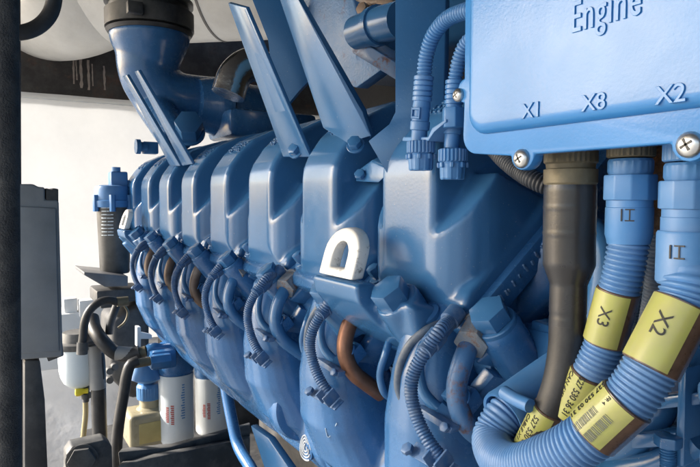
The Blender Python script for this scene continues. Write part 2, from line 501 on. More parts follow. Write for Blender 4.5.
# --- lifting eye near the middle: white ring on a blue arm, and its copy at the far end
def lifting_eye(k=0.):
    dy = V((0, k, 0))
    def Q(x, y, X): return P(x, y, X=X)+dy
    n = V((-1, 0, .12)).normalized()
    # outline in the plate's own plane (y across, z up)
    b = NB()
    yc = .688; w = .044; z0 = 1.387; zt = 1.452
    outer = []
    outer += [V((.398, yc+w, z0)), V((.398, yc-w, z0))]
    for i in range(0, 11):
        a = math.pi*i/10
        outer.append(V((.398+(.02), yc-w*math.cos(a), zt-.034+.034*math.sin(a))))
    inner = []
    hw = .019
    for i in range(0, 9):
        a = math.pi*i/8
        inner.append(V((0, yc+hw*math.cos(a), 1.416+.018*math.sin(a))))
    # build ring plate by bridging sampled outlines
    N_ = 48
    def resample(pts):
        out = []; L = 0; seg = []
        for i in range(len(pts)):
            a, c = pts[i], pts[(i+1) % len(pts)]; seg.append((a, c, (c-a).length)); L += (c-a).length
        for i in range(N_):
            s = L*i/N_
            for a, c, l in seg:
                if s <= l: out.append(a.lerp(c, s/max(l, 1e-9))); break
                s -= l
        return out
    def flat(v): return V((0, v.y, v.z))
    o_ = [flat(v) for v in outer]; i_ = [V((0, yc-hw, 1.398)), V((0, yc+hw, 1.398))]+inner
    # polar samples around the hole centre so both loops pair up
    cz = V((0, yc, 1.411))
    def hit(loop, ang):
        d = V((0, math.cos(ang), math.sin(ang)))
        best = None
        for q in range(len(loop)):
            a, c = loop[q]-cz, loop[(q+1) % len(loop)]-cz
            den = d.y*(c.z-a.z)-d.z*(c.y-a.y)
            if abs(den) < 1e-12: continue
            t = (a.y*(c.z-a.z)-a.z*(c.y-a.y))/den
            u = (a.y*d.z-a.z*d.y)/den
            if t > 0 and -1e-6 <= u <= 1+1e-6 and (best is None or t > best): best = t
        return cz+d*(best or .02)
    TH_ = .018
    lo_o, lo_i, hi_o, hi_i = [], [], [], []
    for q in range(64):
        a = 2*math.pi*q/64
        po, pi_ = hit(o_, a), hit(i_, a)
        xo = .398+(po.z-1.385)*.30; xi = .398+(pi_.z-1.385)*.30
        lo_o.append(b.verts.new((xo, po.y, po.z))); lo_i.append(b.verts.new((xi, pi_.y, pi_.z)))
        hi_o.append(b.verts.new((xo+TH_, po.y, po.z))); hi_i.append(b.verts.new((xi+TH_, pi_.y, pi_.z)))
    for q in range(64):
        r = (q+1) % 64
        b.faces.new((lo_o[q], lo_o[r], lo_i[r], lo_i[q])); b.faces.new((hi_o[q], hi_i[q], hi_i[r], hi_o[r]))
        b.faces.new((lo_o[q], hi_o[q], hi_o[r], lo_o[r])); b.faces.new((lo_i[q], lo_i[r], hi_i[r], hi_i[q]))
    bmesh.ops.recalc_face_normals(b, faces=b.faces)
    bev(b, list(b.faces), .0035, 2, 50)
    bmesh.ops.transform(b, matrix=Matrix.Translation(dy+V((0, 0, .007))), verts=b.verts)
    ring = fin('lifting_eye', b, M_eye, ENG, ang=45, label='white painted lifting eye')
    # arm: blue cast foot with two bolts
    b = NB()
    foot = [(.394, 1.384), (.398, 1.388), (.422, 1.388), (.452, 1.36), (.47, 1.325), (.452, 1.312), (.425, 1.335), (.398, 1.364)]
    add_prism(b, xz(foot, yc-.062), (0, .118, 0), .010, 3)
    web = [(.425, 1.372), (.47, 1.365), (.54, 1.31), (.50, 1.28), (.44, 1.32)]
    add_prism(b, xz(web, yc-.13), (0, .22, 0), .012, 3)
    for px, py, X, L in ((388, 290, .425, .09), (323, 287, .425, .07)):
        q = P(px, py, X=X)
        add_lathe(b, q-AX*(L+.02), AX, [(0, .031), (L*.8, .030), (L, .029)], 32)
    b = remeshed(b, .0035, 6)
    bmesh.ops.transform(b, matrix=Matrix.Translation(dy+V((0, 0, .004))), verts=b.verts)
    ft = fin('eye_foot', b, M_paint, ring, ang=80)
    for px, py, X, r in ((388, 290, .425, .0235), (323, 287, .425, .0215)):
        q = P(px, py, X=X)+dy
        b = NB(); add_hex(b, q-AX*.022, AX, r, .024, (r*1.1, .004), R_(10)); fin('foot_bolt', b, M_paint, ring, ang=30)
lifting_eye(0.)
lifting_eye(1.42)

# --- intake elbows and the air manifold along the bank, one casting per cylinder
def ell(b, secs, seg=28):
    rings = []
    for (c, hy, hn, tilt) in secs:
        # section plane spanned by Y and a direction tilted in XZ
        d = V((math.cos(tilt), 0, math.sin(tilt)))
        ring = []
        for k in range(seg):
            a = 2*math.pi*k/seg
            ca, sa = math.cos(a), math.sin(a)
            e = .86
            ca = math.copysign(abs(ca)**e, ca); sa = math.copysign(abs(sa)**e, sa)
            ring.append(b.verts.new(V(c)+V((0, 1, 0))*hy*ca+d*hn*sa))
        rings.append(ring)
    for i in range(len(rings)-1):
        for k in range(seg):
            b.faces.new((rings[i][k], rings[i][(k+1) % seg], rings[i+1][(k+1) % seg], rings[i+1][k]))
    b.faces.new(rings[0][::-1]); b.faces.new(rings[-1])
def elbow(y0):
    b = NB()
    if 0: ell(b, [(V((.545, y0+.01, 1.385)), .028, .034, .5), (V((.500, y0+.01, 1.345)), .033, .046, .25), (V((.485, y0, 1.30)), .038, .058, .1),
            (V((.488, y0, 1.245)), .046, .066, 0), (V((.505, y0, 1.19)), .056, .080, -.1), (V((.54, y0, 1.13)), .066, .092, -.2), (V((.57, y0, 1.08)), .06, .07, -.3)])
    pts = []
    for x, z, h, xb in ((.520, 1.385, .024, .60), (.462, 1.352, .028, .60), (.436, 1.300, .030, .60), (.427, 1.245, .034, .60)):
        for s in (-1, 1): pts += [(x, y0+s*h, z), (xb, y0+s*h*1.1, z)]
    add_hull(b, pts, .006, 2)
    ell(b, [(V((.510, y0, 1.385)), .028, .034, .4), (V((.480, y0, 1.345)), .034, .042, .2), (V((.482, y0, 1.29)), .050, .056, .1), (V((.492, y0, 1.22)), .068, .072, 0),
            (V((.514, y0, 1.14)), .084, .090, -.1), (V((.548, y0, 1.06)), .098, .095, -.2), (V((.58, y0, .99)), .09, .06, -.3)])
    pts = []
    if 0:
      for x, z, h, xb in ((.427, 1.262, .033, .60), (.432, 1.190, .042, .60), (.458, 1.095, .094, .60), (.488, 1.02, .106, .60)):
        pass
    rib = [(.437, 1.20), (.432, 1.27), (.462, 1.345), (.50, 1.345), (.52, 1.15)]
    return b
bm = elbow(.575)
add_lathe(bm, V((.605, .434, 1.070)), V((0, 1, 0)), [(0, .100), (.012, .108), (.05, .110), (.20, .110), (.232, .108), (.242, .100)], 56)
bm = remeshed(bm, .0036, 5, .5)
man = fin('intake_manifold', bm, M_cast, ENG, ang=80)
mans = rows('intake_manifold', man, range(1, 7))
bm = NB(); add_lathe(bm, V((.520, .990, 1.105)), V((0, 1, 0)), [(0, .060), (.004, .068), (.012, .071), (.04, .071), (.05, .064)], 56)
fin('round_flange', bm, M_cast, ENG)

# --- return pipe per cylinder: C-shaped, with a union nut at the head
def ret(dx=0.):
    b = NB()
    pts = [P(481, 328, X=.50), P(473, 338, X=.475), P(464, 358, X=.455), P(457, 383, X=.445), P(458, 405, X=.443), P(467, 425, X=.452), P(484, 440, X=.475), P(500, 452, X=.50)]
    add_tube(b, pts, .0118, 20, .005)
    return b
pipe = fin('return_pipe', ret(), M_rustblue, ENG, label='blue return pipe blotched with rust')
b = NB(); q = P(476, 335, X=.475); d = (P(464, 358, X=.455)-P(481, 328, X=.50)).normalized()
add_hex(b, q-d*.016, d, .0205, .030, (.021, .004)); fin('union_nut', b, M_rustnut, pipe, ang=30)
pipes = rows('return_pipe', pipe, range(1, 7))
bpy_mats = {1: M_copper, 3: M_paint, 2: M_paint, 4: M_brown, 5: M_brown, 6: M_brown}
for k, M in bpy_mats.items():
    o = pipes[k]; o.data = o.data.copy(); o.data.materials[0] = M
    if k == 1: o['label'] = 'brown copper coloured return pipe'
    elif k >= 4: o['label'] = 'dull brown return pipe'
    elif 'label' in o: del o['label']
for o in pipes[1:]:
    for c in o.children: c.data = c.data if o is pipes[1] else c.data
# --- injector conduit per cylinder, weathered, with its bracket and plug
cpts = [P(452, 318, X=.46), P(440, 330, X=.43), P(426, 350, X=.415), P(414, 372, X=.405), P(411, 392, X=.402), P(418, 420, X=.404), P(432, 446, X=.41), P(446, 462, X=.42)]
bm = NB(); add_corr(bm, cpts, .0078, .0036, .0013, 18)
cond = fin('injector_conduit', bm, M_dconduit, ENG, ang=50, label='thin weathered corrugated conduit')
bm = NB(); p = P(441, 458, X=.412); d = (cpts[-1]-cpts[-3]).normalized()
e1 = V((0, 1, 0))
add_box(bm, p+V((.004, .018, -.010)), (.018, .075, .003), (V((.8, 0, .6)), e1, V((-.6, 0, .8))), .001)
for s in (-.012, .012):
    add_box(bm, p+V((-.004, s*.8, .0)), (.022, .003, .018), (V((.8, 0, .6)), e1, V((-.6, 0, .8))), .001)
add_hex(bm, p+V((-.004, .052, -.010)), V((-.6, 0, .8)), .008, .006)
fin('conduit_bracket', bm, M_dconduit, cond, ang=30)
bm = NB(); q = cpts[0]; d = (cpts[0]-cpts[2]).normalized()
add_lathe(bm, cpts[2]-d*.004, d, [(0, .0095), (.012, .0095), (.013, .0115), (.030, .0115), (.031, .0098), (.052, .0098), (.053, .012), (.07, .012)], 18)
fin('conduit_plug', bm, M_dconduit, cond, ang=35)
conds = rows('injector_conduit', cond, range(1, 7))
# --- a flat fuel block and a fuel line loop for each cylinder
bm = NB()
a, c = P(440, 352, X=.48), P(478, 395, X=.50)
dd = V((.25, -.1, .95)).normalized()
x, y, n = frame(dd)
blk = P(432, 330, X=.50)
add_prism(bm, [P(424, 333, X=.485), P(470, 345, X=.50), P(462, 372, X=.50), P(415, 356, X=.482)], V((.05, 0, -.02)), .004)
add_prism(bm, [P(452, 405, X=.475), P(484, 366, X=.49), P(494, 376, X=.49), P(462, 415, X=.475)], V((.06, 0, -.02)), .003)
blo = fin('fuel_block', bm, M_cast, ENG)
rows('fuel_block', blo, range(1, 7))
bm = NB()
add_tube(bm, [P(393, 330, X=.50), P(386, 352, X=.475), P(380, 375, X=.47), P(384, 392, X=.475), P(395, 400, X=.50)], .0055, 14)
fl = fin('fuel_line', bm, M_paint, ENG)
rows('fuel_line', fl, range(0, 7) if False else range(1, 7))
bm = NB()
add_tube(bm, [P(446, 322, X=.475), P(430, 328, X=.452), P(412, 342, X=.436), P(401, 362, X=.428), P(398, 386, X=.426), P(404, 404, X=.430)], .0052, 14)
wl = fin('sensor_lead', bm, M_nconduit, ENG)
rows('sensor_lead', wl, range(1, 7))
bm = NB()
add_prism(bm, [P(414, 404, X=.425), P(452, 428, X=.425), P(450, 434, X=.425), P(412, 410, X=.425)], (.012, 0, 0), .001)
add_hex(bm, P(446, 428, X=.424), V((-.8, -.2, .5)), .006, .006)
cb_ = fin('clamp_bar', bm, M_dconduit, ENG)
rows('clamp_bar', cb_, range(1, 7))
bm = NB()
add_prism(bm, [P(470, 352, X=.47), P(500, 330, X=.49), P(506, 340, X=.49), P(476, 364, X=.47)], V((.03, 0, -.01)), .003)
lk = fin('lever_link', bm, M_paint, ENG)
rows('lever_link', lk, range(1, 7))
bm = NB()
pp = P(428, 318, X=.465)
add_lathe(bm, pp-AX*.05, AX, [(0, .016), (.045, .016), (.047, .019), (.058, .019), (.060, .015)], 24)
sb = fin('injector_cap', bm, M_cast, ENG, ang=35)
rows('injector_cap', sb, range(1, 7))
bm = NB()
add_tube(bm, [P(436, 326, X=.47), P(424, 345, X=.446), P(419, 368, X=.436), P(424, 392, X=.436), P(440, 410, X=.445), P(458, 418, X=.46)], .0072, 16)
add_lathe(bm, P(430, 334, X=.456), P(436, 326, X=.47)-P(424, 345, X=.446), [(-.008, .0115), (.010, .0115)], 6)
add_lathe(bm, P(444, 412, X=.449), P(458, 418, X=.46)-P(424, 392, X=.436), [(-.008, .0115), (.010, .0115)], 6)
lp = fin('leak_off_pipe', bm, M_paint, ENG, ang=35)
rows('leak_off_pipe', lp, range(1, 7))
bm = NB()
add_box(bm, P(462, 398, X=.462), (.026, .040, .022), (V((.8, 0, .6)), V((0, 1, 0)), V((-.6, 0, .8))), .003)
add_hex(bm, P(462, 398, X=.450), V((-.8, 0, .5)), .010, .010, (.012, .002))
jb = fin('pipe_clamp', bm, M_cast, ENG, ang=35)
rows('pipe_clamp', jb, range(1, 7))
# fuel jacket pipe that runs along under the covers
bm = NB()
add_tube(bm, [V((.53, .50, 1.30)), V((.53, 2.3, 1.30))], .03, 20, .3)
add_box(bm, V((.68, 1.35, 1.20)), (.12, 1.75, .26), None, .02)
fin('crankcase_side', bm, M_cast, ENG)
# --- engine block mass behind and below, and the vee between the banks
bm = NB()
add_prism(bm, xz([(.98, .62), (.72, 1.06), (.70, 1.28), (.82, 1.50), (1.15, 1.55), (1.30, 1.4), (1.35, .62)], .56), (0, 1.80, 0), .03, 2)
fin('engine_block', bm, M_cast, ENG)
# oil sump edge with a bent pipe in front
bm = NB()
add_prism(bm, xz([(1.02, .38), (.98, .45), (.98, .64), (1.28, .64), (1.28, .45), (1.22, .38)], .5), (0, 1.85, 0), .02, 2)
fin('oil_sump', bm, M_dark, ENG)
bm = NB()
add_tube(bm, [P(221, 352, X=.58), P(226, 388, X=.58), P(232, 420, X=.58), P(238, 445, X=.58), P(252, 470, X=.58), P(262, 490, X=.58)], .016, 20)
fin('drain_pipe', bm, M_cast, ENG)
bm = NB()
add_prism(bm, [P(250, 425, X=.56), P(268, 438, X=.56), P(290, 470, X=.56), P(300, 500, X=.56), P(275, 500, X=.56), P(262, 462, X=.56)], (.02, 0, 0), .004)
fin('sump_bracket', bm, M_paint, ENG)
# --- support brackets: U channels that rise from the covers
def channel(name, ylo, yhi, lo, hi, t=.008, depth=.05, M=None):
    """two cheek plates and a back strip, between lo and hi (x,z); open towards the camera side"""
    b = NB()
    lo, hi = V((lo[0], 0, lo[1])), V((hi[0], 0, hi[1]))
    d = (hi-lo).normalized(); n = V((-d.z, 0, d.x))      # outboard normal
    if n.x > 0: n = -n
    for y in (ylo, yhi-t):
        add_prism(b, [lo+V((0, y, 0)), lo+V((0, y, 0))-n*depth*1.0, hi+V((0, y, 0))-n*depth*.55, hi+V((0, y, 0))], (0, t, 0), .0015)
    l2 = lo.lerp(hi, .04); h2 = lo.lerp(hi, .22)
    add_prism(b, [l2-n*depth*.7+V((0, ylo+t, 0)), l2-n*depth*.7+V((0, yhi-t, 0)), h2-n*depth*.6+V((0, yhi-t, 0)), h2-n*depth*.6+V((0, ylo+t, 0))], -n*t, .001)
    return fin(name, b, M or M_paint, ENG)
bm = NB()
add_prism(bm, [P(170, 166, X=.487), P(180, 166, X=.487), P(126.5, 75, X=.375), P(122.5, 76, X=.375)], V((.008, -.001, .003)), .0015)
add_prism(bm, [P(182.5, 166, X=.487), P(192.5, 164, X=.487), P(138, 70.5, X=.36), P(134.5, 71.5, X=.36)], V((.008, -.001, .003)), .0015)
add_prism(bm, [P(176, 166, X=.505), P(188, 165, X=.505), P(184, 159, X=.495), P(172, 160, X=.495)], V((.02, 0, .012)), .002)
fin('support_bracket', bm, M_paint, ENG)
# second bracket: angle with a broad rough flange
def strip(name, c4, ext, bw=.0015, M=None, parent=None):
    b = NB(); add_prism(b, c4, ext, bw); return fin(name, b, M or M_paint, parent or ENG)
A0, A1 = P(283, 157, Y=1.02), P(228, 3, Y=1.02)
B0, B1 = P(310, 157, Y=.93), P(246, 8, Y=.93)
bm = NB()
add_prism(bm, [A0, B0, B1, A1], V((.006, .0, .003)), .001)
add_prism(bm, [B0, B1, B1+V((.012, .03, .004)), B0+V((.012, .03, .004))], V((0, .006, 0)), .001)
fin('support_bracket', bm, M_paint, ENG)
bm = NB()
for q_ in (P(291, 150, Y=.985), P(302, 150, Y=.955)): pass
add_hex(bm, P(297, 151, Y=.97), V((-.85, -.3, .45)), .012, .010, (.016, .003))
fin('bracket_bolt', bm, M_paint, ENG)
# third bracket: broad plate
bm = NB()
q = [P(323, 128, Y=.86), P(347, 143, Y=.80), P(371, 136, Y=.76), P(362, 112, Y=.76), P(292, -12, Y=.76), P(276, -12, Y=.86)]
add_prism(bm, q, V((.009, .004, .004)), .0015)
add_prism(bm, [P(371, 136, Y=.76), P(362, 112, Y=.76), P(292, -12, Y=.76), P(292, -12, Y=.76)+V((.03, .04, 0)), P(371, 136, Y=.76)+V((.03, .04, 0))], V((0, .006, 0)), .001)
add_hex(bm, P(356, 146, Y=.76), V((-.6, -.5, .5)), .011, .010, (.014, .003))
fin('support_bracket', bm, M_paint, ENG)
# fourth bracket: tall plate next to the conduits, with a splayed foot
bm = NB()
pq = lambda x, y: P(x, y, X=.475+(x-395)*.0011)
q = [pq(395, -15), pq(395, 112), pq(389, 124), pq(368, 141), pq(394, 186), pq(418, 150), pq(444, 108), pq(446, -15)]
add_prism(bm, q, V((.010, .003, 0)), .0015)
fin('support_bracket', bm, M_paint, ENG)
# small foot bracket on the second cover
bm = NB()
add_prism(bm, [P(355, 182, X=.50), P(378, 183, X=.49), P(392, 170, X=.49), P(372, 160, X=.50), P(358, 170, X=.50)], V((.05, .01, .02)), .003)
add_hex(bm, P(361, 176, X=.495), V((-.7, -.4, .5)), .009, .008)
fin('foot_bracket', bm, M_paint, ENG)
# air duct above, seen between the brackets
bm = NB()
add_prism(bm, [V((.70, .62, 1.86)), V((.66, .62, 2.00)), V((.66, .62, 2.45)), V((1.2, .62, 2.45)), V((1.2, .62, 1.80)), V((.80, .62, 1.80))], (0, .75, 0), .02, 3)
fin('air_duct', bm, M_paint, ENG)
bm = NB()
add_prism(bm, [P(290, -20, X=.62), P(345, -30, X=.66), P(362, 30, X=.672), P(358, 55, X=.67), P(384, 68, X=.688), P(356, 88, X=.668), P(340, 82, X=.656)], (.03, .0, .0), .004)
fin('duct_gusset', bm, M_flange, ENG)
bm = NB()
add_tube(bm, [P(358, 33, X=.58), P(380, 25, X=.58), P(402, 20, X=.58)], .030, 24, .01)
add_tube(bm, [P(375, 27, X=.58), P(380, 25, X=.58)], .034, 24, .01)
fin('duct_stub', bm, M_paint, ENG)
bm = NB()
add_prism(bm, [P(348, 42, X=.57), P(357, 38, X=.573), P(402, 66, X=.61), P(402, 84, X=.61), P(352, 53, X=.572)], (.05, 0, 0), .002)
fin('cross_bar', bm, M_rustblue, ENG, label='square bar with a rusty end')
bm = NB()
for px, py in ((367, 12), (388, 5), (394, 8)):
    add_hex(bm, P(px, py, X=.60), V((-1, -.3, .2)), .012, .014, (.016, .004))
add_tube(bm, [P(358, -4, X=.62), P(374, 3, X=.61), P(392, 0, X=.61), P(400, 6, X=.61)], .009, 14)
fin('duct_fitting', bm, M_brown, ENG)
# gusset plate between first and second brackets
bm = NB()
add_prism(bm, [P(250, -6, Y=1.25), P(300, -6, Y=1.20), P(330, 60, Y=1.20), P(300, 90, Y=1.20), P(277, 118, Y=1.22), P(268, 40, Y=1.25)], V((.01, .01, 0)), .001)
fin('side_plate', bm, M_paint, ENG)
# --- turbo outlet elbow: cast, dark blue, behind the far covers
TB = 2.25
bm = NB()
add_lathe(bm, P(150, 38, Y=TB), V((0, 0, 1)), [(-.14, .085), (-.09, .105), (-.03, .132), (0, .140), (.05, .128)], 40)
p, _ = spline([P(148, 40, Y=TB), P(145, 58, Y=TB), P(150, 80, Y=TB), P(170, 96, Y=TB), P(200, 102, Y=TB), P(240, 104, Y=TB)], .02)
add_sweep(bm, p, lambda i, n: .102-.006*math.sin(3.14*i/n), 32)
p, _ = spline([P(140, 55, Y=TB), P(137, 75, Y=TB), P(150, 100, Y=TB), P(165, 122, Y=TB-.1), P(178, 140, Y=TB-.2)], .02)
add_sweep(bm, p, lambda i, n: .062, 24)
bm = remeshed(bm, .008, 6)
tur = fin('air_elbow', bm, M_cast, ENG, ang=80)
bm = NB()
add_lathe(bm, P(150, 36, Y=TB), V((0, 0, 1)), [(.0, .142), (.012, .150), (.02, .135), (.045, .137), (.05, .150), (.07, .152), (.075, .138), (.10, .138), (.105, .153), (.12, .153), (.125, .14), (.40, .14)], 48)
fin('rubber_coupling', bm, M_rubber, tur)
bm = NB()
add_lathe(bm, P(150, 22, Y=TB), V((0, 0, 1)), [(-.03, .1535), (.03, .1535)], 48)
add_box(bm, P(143, 22, Y=TB)+V((-.06, -.15, 0)), (.05, .03, .04), None, .004)
fin('hose_clamp', bm, M_dark, tur)
bm = NB()
add_lathe(bm, P(212, 106, Y=2.2), V((1, 0, -.05)), [(-.06, .09), (.0, .105), (.02, .115), (.05, .115), (.06, .10), (.25, .10)], 36)
add_box(bm, P(262, 128, Y=2.15), (.35, .25, .10), None, .02)
fin('turbo_housing', bm, M_cast, ENG)
bm = NB()
p, _ = spline([P(228, 95, Y=1.9), P(236, 74, Y=1.9), P(254, 64, Y=1.9), P(275, 78, Y=1.9), P(285, 100, Y=1.9)], .01)
add_sweep(bm, p, .055, 28)
fin('foil_elbow', bm, M_chrome, ENG, label='shiny foil wrapped elbow')
bm = NB()
add_hex(bm, P(190, 133, Y=2.0), V((-.3, -.8, .4)), .045, .06, (.05, .01))
fin('cap_bolt', bm, M_paint, ENG)
bm = NB()
add_lathe(bm, P(147, 147, Y=2.05), V((-1, 0, 0)), [(0, .016), (.02, .016), (.022, .024), (.036, .024)], 20)
add_box(bm, P(150, 148, Y=2.055), (.05, .03, .04), None, .005)
fin('top_fitting', bm, M_paint, ENG)
# end of the bank nearest the camera: gear case mass, seen behind the cables
bm = NB()
add_prism(bm, xz([(.60, .70), (.60, 1.26), (.66, 1.36), (.80, 1.50), (1.3, 1.55), (1.3, .70)], .12), (0, .40, 0), .03, 3)
add_lathe(bm, V((.60, .40, 1.22)), V((-1, 0, .25)), [(-.02, .16), (.01, .15), (.025, .13), (.028, .05)], 48)
add_prism(bm, [V((.62, .44, 1.33)), V((.58, .44, 1.30)), V((.60, .44, 1.18)), V((.66, .44, 1.2))], (0, .09, 0), .01)
add_prism(bm, [P(548, 190, X=.60), P(566, 190, X=.60), P(560, 290, X=.60), P(500, 345, X=.56), P(493, 335, X=.56), P(530, 260, X=.58)], V((.05, .0, 0)), .006)
bm = remeshed(bm, .007, 8)
fin('gear_case', bm, M_cast, ENG, ang=80)
# clutter low on the right: small brackets, studs, a bolt bar and a sensor
def clutter(name, fn, M=M_paint, label=None):
    b = NB(); fn(b); return fin(name, b, M, ENG, label=label)
def f(b):
    add_prism(b, [P(678, 372, X=.52), P(686, 368, X=.52), P(684, 467, X=.52), P(674, 467, X=.52)], (.05, .0, 0), .002)
    add_prism(b, [P(640, 400, X=.53), P(700, 392, X=.53), P(700, 405, X=.53), P(640, 412, X=.53)], (.04, 0, 0), .002)
    add_prism(b, [P(630, 434, X=.52), P(676, 432, X=.52), P(676, 446, X=.52), P(630, 450, X=.52)], (.06, 0, 0), .003)
clutter('mounting_bracket', f)
def f(b):
    q, _ = spline([P(668, 444, X=.515), P(668, 480, X=.515)], .0008)
    add_sweep(b, q, lambda i, n: .0065+.0006*math.sin(i*2.2), 16)
    add_hex(b, P(668, 446, X=.515), V((0, 0, 1)), .012, .01)
clutter('stud_bolt', f)
def f(b):
    add_tube(b, [P(600, 455, X=.56), P(625, 446, X=.55), P(650, 420, X=.55), P(664, 392, X=.56)], .018, 18)
    add_tube(b, [P(590, 480, X=.54), P(620, 470, X=.54), P(660, 462, X=.54), P(700, 440, X=.54)], .012, 18)
clutter('oil_pipe', f)
def f(b):
    add_prism(b, [P(690, 380, X=.48), P(720, 376, X=.48), P(720, 470, X=.48), P(692, 470, X=.48), P(700, 425, X=.48)], (.06, 0, 0), .01, 3)
clutter('pump_housing', f, M_flange)
def f(b):
    add_box(b, P(640, 325, X=.54), (.03, .035, .045), None, .003)
    for s in (-1, 1): add_box(b, P(640, 325, X=.54)+V((-.016, .012*s, 0)), (.004, .004, .03), None, .001)
clutter('sensor_plug', f, M_plastic)
def f(b):
    add_box(b, P(627, 322, X=.522), (.003, .003, .034), None, .0005)
    add_box(b, P(633, 311, X=.522), (.003, .018, .003), None, .0005)
    add_box(b, P(633, 334, X=.522), (.003, .018, .010), None, .0005)
clutter('plug_clip', f, M_filter, 'white U-shaped clip')
def f(b):
    add_box(b, P(600, 342, X=.545), (.03, .16, .012), (V((1, 0, 0)), V((0, 1, .06)).normalized(), V((0, -.06, 1)).normalized()), .003)
    add_box(b, P(560, 350, X=.55), (.05, .10, .05), None, .012)
    add_tube(b, [P(566, 215, X=.56), P(596, 235, X=.56), P(604, 275, X=.56), P(590, 330, X=.56)], .015, 18)
    add_box(b, P(690, 240, X=.60), (.05, .10, .14), None, .01)
clutter('side_casting', f)
def f(b):
    add_box(b, P(664, 190, X=.50), (.05, .032, .075), None, .008, 3)
clutter('lagged_pipe_end', f, M_gasket, 'rust brown braided lagging')
# sleeve that catches the looping conduit
SL0, SL1 = P(503, 417, X=.415), P(545, 386, X=.47)
bm = NB()
d = SL1-SL0; L = d.length
x, y, n = frame(d)
r0 = .024
prof = [(0, r0*.86), (0, r0), (.004, r0*1.04), (.010, r0), (L, r0), (L+.05, r0*.98)]
rings = []
add_lathe(bm, SL0+d.normalized()*.02, d, [(0, .0195), (L, .0195)], 32)
def openlathe(b, base, axis, prof, seg=40):
    x, y, n = frame(V(axis)); rr = []
    for h, r in prof: rr.append([b.verts.new(base+n*h+(x*math.cos(2*math.pi*k/seg)+y*math.sin(2*math.pi*k/seg))*r) for k in range(seg)])
    for i in range(len(rr)-1):
        for k in range(seg): b.faces.new((rr[i][k], rr[i][(k+1) % seg], rr[i+1][(k+1) % seg], rr[i+1][k]))
openlathe(bm, SL0, d, [(.03, .0215), (.0, .0218), (-.001, .0245), (.003, .0255), (.012, .0250), (L, .0250), (L+.04, .0245), (L+.04, .01)])
sl = fin('conduit_sleeve', bm, M_plastic, ENG)
bm = NB()
add_tube(bm, [P(504, 392, X=.405), P(515, 399, X=.403), P(530, 406, X=.402)], .0062, 16, .004)
fin('cross_pin', bm, M_plastic, sl)
bm = NB()
add_prism(bm, [P(478, 444, X=.50), P(503, 440, X=.50), P(506, 470, X=.5), P(480, 470, X=.5)], (.03, 0, 0), .003)
fin('lower_fitting', bm, M_brown, ENG)
# emblem and chalk marks: laid on the manifold's real surface
from mathutils.bvhtree import BVHTree
MBVH = BVHTree.FromPolygons([v.co for v in man.data.vertices], [p.vertices[:] for p in man.data.polygons])
def surface(px, py, objs):
    """point and normal where a sight line meets one of the cast manifolds"""
    d = (FW + RT*((px-350)/F0) + UP*((233.5-py)/F0)).normalized()
    best = None
    for o in objs:
        off = o.location+ENG.location
        h, n, _, dist = MBVH.ray_cast(CAM-off, d)
        if h is not None: h = h+off
        if h is not None and (best is None or dist < best[2]): best = (h, n, dist)
    return best
def chalk(name, strokes, r, M, parent):
    b = NB()
    for st in strokes:
        q = []
        for px, py in st:
            h = surface(px, py, mans)
            if h: q.append(h[0]+h[1]*.0006)
        if len(q) > 1:
            p, _ = spline(q, .003); add_sweep(b, p, r, 6)
    return fin(name, b, M, parent)
chalk('chalk_mark', [[(325.5, 428), (328.5, 437), (337, 423)]], .0009, M_chalk, mans[1])
h = surface(307, 447, mans) or surface(314, 444, mans)
n = (h[1].normalized()*.5+V((-.8, -.42, .05))).normalized(); c = h[0]
y = V((0, 0, 1)); y = (y-n*y.dot(n)).normalized(); x = y.cross(n)
s_ = .72
def epos(a, k): return c+x*(.020*s_*k*math.cos(a)*(1-.35*math.sin(a)))+y*.036*s_*k*math.sin(a)
bm = NB()
add_prism(bm, [epos(2*math.pi*i/28, 1.)-n*.010 for i in range(28)], n*.0135, .001)
em = fin('cast_emblem', bm, M_cast, mans[1])
bm = NB()
for k, q in enumerate((1., .76, .52, .28)):
    add_sweep(bm, [epos(2*math.pi*i/30+.5*k, q*.93)+n*.0038 for i in range(26)], .0016, 8)
fin('emblem_ridges', bm, M_tabw, em)
# ================================================================== CONTROL BOX
XF = .380
YL = P(463, 100, X=XF).y; ZB = 1.5385
YR = .055; ZT = 1.90
BOX = thing('control_box', 'light blue painted steel junction box with raised letters, hung over the thick cables', 'control box', V((.45, (YL+YR)/2, ZB)))
bm = NB()
add_box(bm, V(((XF+.012+.52)/2, (YL+YR)/2, (ZB+.006+ZT)/2)), (.52-XF-.012, YL-YR-.012, ZT-ZB-.006), None, .008, 3)
fin('housing', bm, M_box, BOX)
# lid flange with rounded lower corner and screw ears (outline in the lid plane)
def lid_outline(y0, y1, z0, z1, rc, ears=()):
    pts = []
    # bottom edge from right (y1, small y) to left (y0, big y): build loop y,z
    def arc(cy, cz, r, a0, a1, n=8):
        for i in range(n+1):
            a = R_(a0+(a1-a0)*i/n); pts.append((cy+r*math.cos(a), cz+r*math.sin(a)))
    pts.append((y1, z1)); pts.append((y1, z0))
    for ey in ears:
        for i in range(9):
            a = R_(180+180*i/8)
            pts.append((ey-.0125*math.cos(a-math.pi)*-1 if False else ey+.0125*math.cos(a), z0-.004+.0125*math.sin(a)) )
    arc(y0-rc, z0+rc, rc, -90, 0)
    # ear on the left side
    ez = P(458, 92, X=XF).z
    for i in range(9):
        a = R_(-90+180*i/8); pts.append((y0-.001+.009*math.cos(a), ez+.011*math.sin(a)))
    pts.append((y0, z1))
    return pts
e1 = P(522, 155, X=XF); e2 = P(690, 140, X=XF)
ears = [e2.y, e1.y]
pts = lid_outline(YL, YR, ZB, ZT, .018, ears)
bm = NB()
add_prism(bm, [V((XF, y, z)) for y, z in pts], (.012, 0, 0), .0022, 2)
lid = fin('lid', bm, M_box, BOX)
